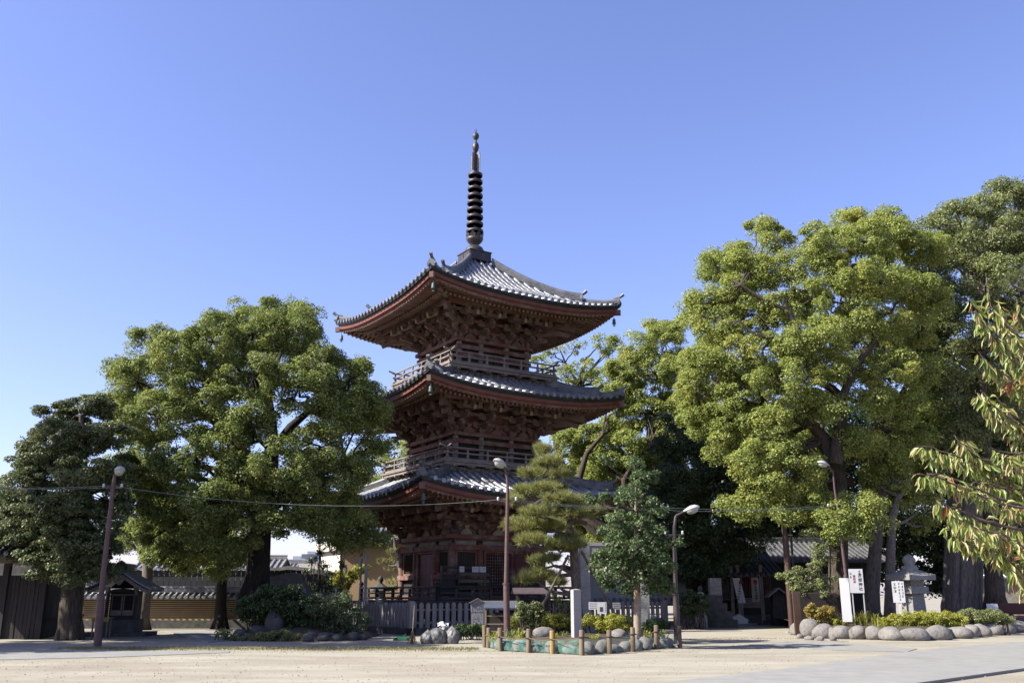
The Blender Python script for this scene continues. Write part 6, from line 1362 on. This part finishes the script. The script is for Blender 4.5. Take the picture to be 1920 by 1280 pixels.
# banners
for i, (x, ya, yb, lb) in enumerate([(1383, 1083, 1130, 'white banner with a red crest left of the hall entrance, on a bright white base'), (1418, 1082, 1128, 'cream banner with a red crest right of the hall entrance')]):
    Yb = 52.5 if i == 0 else 53.5; a, c = at(x, yb, Yb), at(x, ya, Yb); t = thing('banner', lb, 'banner', (a.x, Yb, 0), 0, 'banners of the hall'); h = c.z-a.z; b = MB()
    b.grid([[(-.2+.4*u+(.0 if i else .25*(1-v)), .06*sin(u*3+v*4), a.z+h*v) for v in [q/8 for q in range(9)]] for u in (0, .25, .5, .75, 1)], True); cl = b.build('banner_cloth', M('banner cloth %d' % i, (.62, .60, .58) if i == 0 else (.45, .42, .33), (.5, .48, .46) if i == 0 else (.36, .33, .26), 2, .8), t, fix=False)
    b = MB(); b.tube([(.28, .05, .1), (.28, .05, c.z+.15)], .022, 6); b.build('pole', M('pale green pole', (.25, .32, .28), (.2, .26, .23), 3) if i == 0 else bpy.data.materials['pale green pole'], t)
    b = MB(); b.lathe([(.0, 0), (.11, 0), (.11, .02), (0, .02)], n=14); o = b.build('crest', redc, t); o.location = (0 if i else .22, -.08, c.z-h*.17); o.rotation_euler = (pi/2, 0, 0)
    b = MB()
    for q in range(6): strokes(b, 0 if i else .22-.25*(q+2)/9, c.z-h*(.3+.11*q), .2, h*.085, -.09, rngt)
    b.build('writing', ink, t)
    if i == 0: b = MB(); b.prism([(-.45, .12), (.45, .12), (.45, .34), (0, .62), (-.45, .34)], -.25, .25); b.build('weight_base', paper, t); 
# stepped stone plinth with statue left of the hall
Y = 50; p = at(1340, 1160, Y); t = thing('stone_plinth', 'stepped grey stone plinth left of the hall', 'plinth', (p.x, Y, 0)); 
for i in range(4): b = MB(); b.box((0, 0, .2+.4*i), (2.0-.42*i, 1.6-.3*i, .4)); b.build('stone_step', stone_d, t)
b = MB(); b.box((.1, 0, 2.0), (.6, .5, .9)); b.build('stone_shaft', stone, t)
p = at(1314, 1135, 49); t = thing('standing_statue', 'small pale stone figure in robes left of the stepped plinth', 'statue', (p.x, 49, 0)); b = MB(); b.lathe([(.3, 0), (.3, .55), (.26, .6), (.2, .7), (.24, 1.1), (.25, 1.45), (.18, 1.7), (.08, 1.76)], n=14); b.build('robed_body', stone_l, t); b = MB(); b.lathe([(.06, 1.74), (.11, 1.82), (.125, 1.92), (.09, 2.02), (0, 2.06)], n=12); b.build('head', stone_d, t)
p = at(1440, 1150, 54); t = thing('miniature_shrine', 'tiny gabled spirit house under the hall eave left of the brown pole', 'shrine', (p.x+.3, 53, 0)); b = MB(); b.box((0, 0, .5), (.7, .6, 1.0)); b.box((0, 0, 1.3), (.6, .5, .6)); b.build('cabinet', dark_wood, t); b = MB(); b.prism([(-.6, 1.55), (0, 2.0), (.6, 1.55), (.6, 1.48), (0, 1.92), (-.6, 1.48)], -.5, .4); b.build('roof', grey_wood, t)
for i, (x, w_) in enumerate([(1290, .6), (1303, .5), (1318, .6), (1332, .5)]):
    p = gp(x, 1172); rock('stone', ['pale stone in the shaded row left of the hall paving', 'small stone second in the shaded row', 'round stone third in the shaded row', 'low stone ending the shaded row'][i], p, (w_, .5, .34), boulder_m, 360+i, 'stones along the shaded path', 'stone')

# ---------------------------------------------------------------- cherry boughs close to the viewer
lf_cherry = LEAF('cherry leaves turning', [(.15, .19, .045), (.20, .24, .06), (.26, .28, .08), (.33, .32, .11), (.40, .32, .15), (.22, .25, .065), (.25, .29, .09), (.16, .23, .05), (.24, .28, .08), (.20, .26, .07), (.31, .27, .12), (.15, .22, .05), (.27, .28, .10), (.38, .11, .06)], .32, .38, .6)
Y = 7.2; rng = np.random.default_rng(91)
tb0 = Vector((6.6, 7.6, 0)); ct = thing('cherry_tree', 'cherry tree whose drooping half-turned leaves hang in from the right edge', 'tree', tb0)
tw = MB(); tw.tube([(0, 0, 0), (-.05, 0, .8), (-.15, -.05, 1.5), (-.3, -.1, 2.2), (-.4, -.1, 3.2), (-.45, -.1, 4.2)], [.2, .16, .14, .11, .08, .04], 10)
BR = [[(1815, 556), (1835, 590), (1862, 620), (1892, 658), (1930, 705), (1990, 770), (2080, 860)], [(1852, 545), (1862, 580), (1885, 610), (1920, 640), (2000, 700)], [(1905, 560), (1915, 600), (1940, 650), (2000, 740)], [(1826, 732), (1842, 755), (1870, 780), (1905, 800), (1960, 840), (2080, 900)], [(1868, 745), (1890, 770), (1915, 790), (1990, 850)], [(1716, 836), (1745, 838), (1775, 848), (1810, 860), (1850, 880), (1905, 905), (1980, 930), (2080, 960)], [(1790, 816), (1800, 835), (1830, 858), (1880, 872), (1950, 890)], [(1717, 888), (1745, 890), (1785, 905), (1830, 925), (1880, 945), (1960, 960), (2080, 990)], [(1752, 932), (1770, 945), (1800, 955), (1840, 975), (1900, 990), (1980, 1000)], [(1770, 985), (1800, 1000), (1845, 1020), (1890, 1045), (1960, 1080), (2060, 1100)], [(1880, 950), (1900, 985), (1925, 1010), (1980, 1040)], [(1890, 690), (1900, 720), (1930, 745), (1990, 790)], [(1880, 1040), (1905, 1065), (1940, 1090)], [(1860, 840), (1890, 850), (1930, 850), (1990, 860)], [(1780, 965), (1810, 985), (1850, 990), (1910, 1030), (1960, 1060)], [(1810, 905), (1850, 905), (1900, 920), (1960, 950)], [(1835, 660), (1850, 680), (1880, 700), (1930, 730), (2000, 790)]]
BR += [[(x+14+6*(q % 3), y+26-9*(q % 4)) for x, y in br] for q, br in enumerate(BR)]
BR += [[(1850, 1010), (1870, 1030), (1900, 1050), (1950, 1070)], [(1830, 985), (1850, 1010), (1885, 1030), (1930, 1060), (1990, 1080)], [(1890, 900), (1905, 930), (1930, 950), (1980, 980)], [(1900, 620), (1915, 660), (1935, 690), (1990, 720)], [(1895, 800), (1910, 830), (1940, 850), (1990, 870)]]
tri = []
for bi, br in enumerate(BR):
    dY = rng.normal()*.35; pts = [at(x, y, Y+dY+(x-1700)*.001)-tb0 for x, y in br]
    # smooth the branch
    P = []
    for i in range(len(pts)-1):
        for s_ in range(6): P.append(pts[i].lerp(pts[i+1], s_/6)+Vector(rng.normal(size=3))*.004)
    P.append(pts[-1]); n = len(P)
    tw.tube(P, [.0035+.010*(i/n) for i in range(n)], 6)
    if br[-1][0] > 2040: tw.tube([P[-1], (P[-1]+Vector((-.35, -.1, P[-1].z+.1)))/2, Vector((-.32, -.1, min(4.0, P[-1].z+.15)))], [.014, .03, .05], 7)
    step = .0125; acc = 0; k = 0; i = 0
    for i in range(n-1):
        acc += (P[i+1]-P[i]).length
        while acc > step:
            acc -= step; k += 1
            b0 = P[i].lerp(P[i+1], rng.random()); ax = (P[i+1]-P[i]).normalized(); sd = Vector((0, -1, 0)).cross(ax) * (1 if k % 2 else -1)
            d = (sd*.55+Vector((0, 0, -1.1))+Vector(rng.normal(size=3))*.35+ax*-.25).normalized(); L = .085*(.7+.55*rng.random()); wd = L*.33
            b1 = b0+d*.02; nn = d.cross(Vector(rng.normal(size=3)))
            if nn.length < .1: continue
            nn.normalize(); s2 = d.cross(nn); cv = Vector((0, 0, -1))*L*.25
            mid = [b1, b1+d*L*.35+nn*L*.08, b1+d*L*.7+nn*L*.04+cv*.4, b1+d*L+cv-nn*L*.08]
            w4 = (.05, 1, .85, .03)
            for q in range(3):
                for sg in (-1, 1):
                    u0 = mid[q]+s2*sg*wd*.5*w4[q]+nn*wd*.22*w4[q]; u1 = mid[q+1]+s2*sg*wd*.5*w4[q+1]+nn*wd*.22*w4[q+1]
                    tri.append(([tuple(mid[q]), tuple(mid[q+1]), tuple(u1), tuple(u0)], (bi, k)))
tw.build('branches', M('cherry bark', (.20, .13, .115), (.12, .08, .07), 8, .7, .3, (1, 1, 1)), ct, fix=False)
# one connected island per leaf: weld by index
V = []; Fq = []; last = None; cache = {}
for q, key in tri:
    f = []
    for p in q:
        kk = (key, round(p[0], 6), round(p[1], 6), round(p[2], 6))
        if kk not in cache: cache[kk] = len(V); V.append(p)
        f.append(cache[kk])
    Fq.append(f)
me = bpy.data.meshes.new('foliage'); me.from_pydata(V, [], Fq); me.polygons.foreach_set('use_smooth', [True]*len(Fq)); me.materials.append(lf_cherry); link(bpy.data.objects.new('foliage', me), ct)
# fallen leaves and grass on the open ground
rng = np.random.default_rng(17); n = 500
lit = LEAF('fallen leaves', [(.16, .10, .04), (.22, .13, .05), (.12, .08, .04), (.3, .14, .05)], .1)
C = np.stack([rng.uniform(-13, 16, n), rng.uniform(20, 40, n), np.full(n, .012)], 1); c2 = np.stack([rng.normal(9.0, 1.6, 900), rng.normal(37.2, .5, 900), np.full(900, .014)], 1); c3 = np.stack([rng.uniform(-12, 5.5, 900), rng.normal(0, .35, 900), np.full(900, .014)], 1); c3[:, 1] += 29.0-.04*c3[:, 0]
C = np.concatenate([C, c2, c3]); tag(quads_mesh('leaf_litter', leaf_quads(rng, C, np.array([[0, 0, 1.]])+rng.normal(size=(len(C), 3))*.25, .045, .6, 0), lit), kind='stuff')
n = 5000; x = rng.uniform(-14, -1, n); C = np.stack([x, 30.4-.10*(x+14)*.4+rng.normal(size=n)*.45, np.full(n, .03)], 1)
V = leaf_quads(rng, C, rng.normal(size=(n, 3))*np.array([1, 1, .1]), .09, .16, -1.5); tag(quads_mesh('short_grass', V, LEAF('thin grass', [(.10, .12, .03), (.16, .15, .05), (.2, .17, .07)], .2)), kind='stuff')

# pebbles strewn on the trodden sand
n = 9000; X = rng.uniform(-16, 17, n); Yp = 17+19*rng.random(n)**1.3; r = .008+.022*rng.random(n)**3
O = np.array([[1, 0, 0], [0, 1, 0], [-1, 0, 0], [0, -1, 0], [0, 0, .7]]); C = np.stack([X, Yp, np.full(n, .003)], 1)
A_ = rng.random(n)*6.28; R_ = np.stack([np.stack([np.cos(A_), -np.sin(A_), 0*A_], 1), np.stack([np.sin(A_), np.cos(A_), 0*A_], 1), np.stack([0*A_, 0*A_, 0*A_+1], 1)], 1)
Vp = C[:, None, :]+np.einsum('nij,kj->nki', R_, O)*r[:, None, None]
T_ = np.array([[0, 1, 4], [1, 2, 4], [2, 3, 4], [3, 0, 4]]); tag(quads_mesh('pebbles', Vp[:, T_].reshape(-1, 3, 3), M('pebble grey', (.46, .42, .36), (.30, .275, .235), .9, .9), None, 3), kind='stuff')
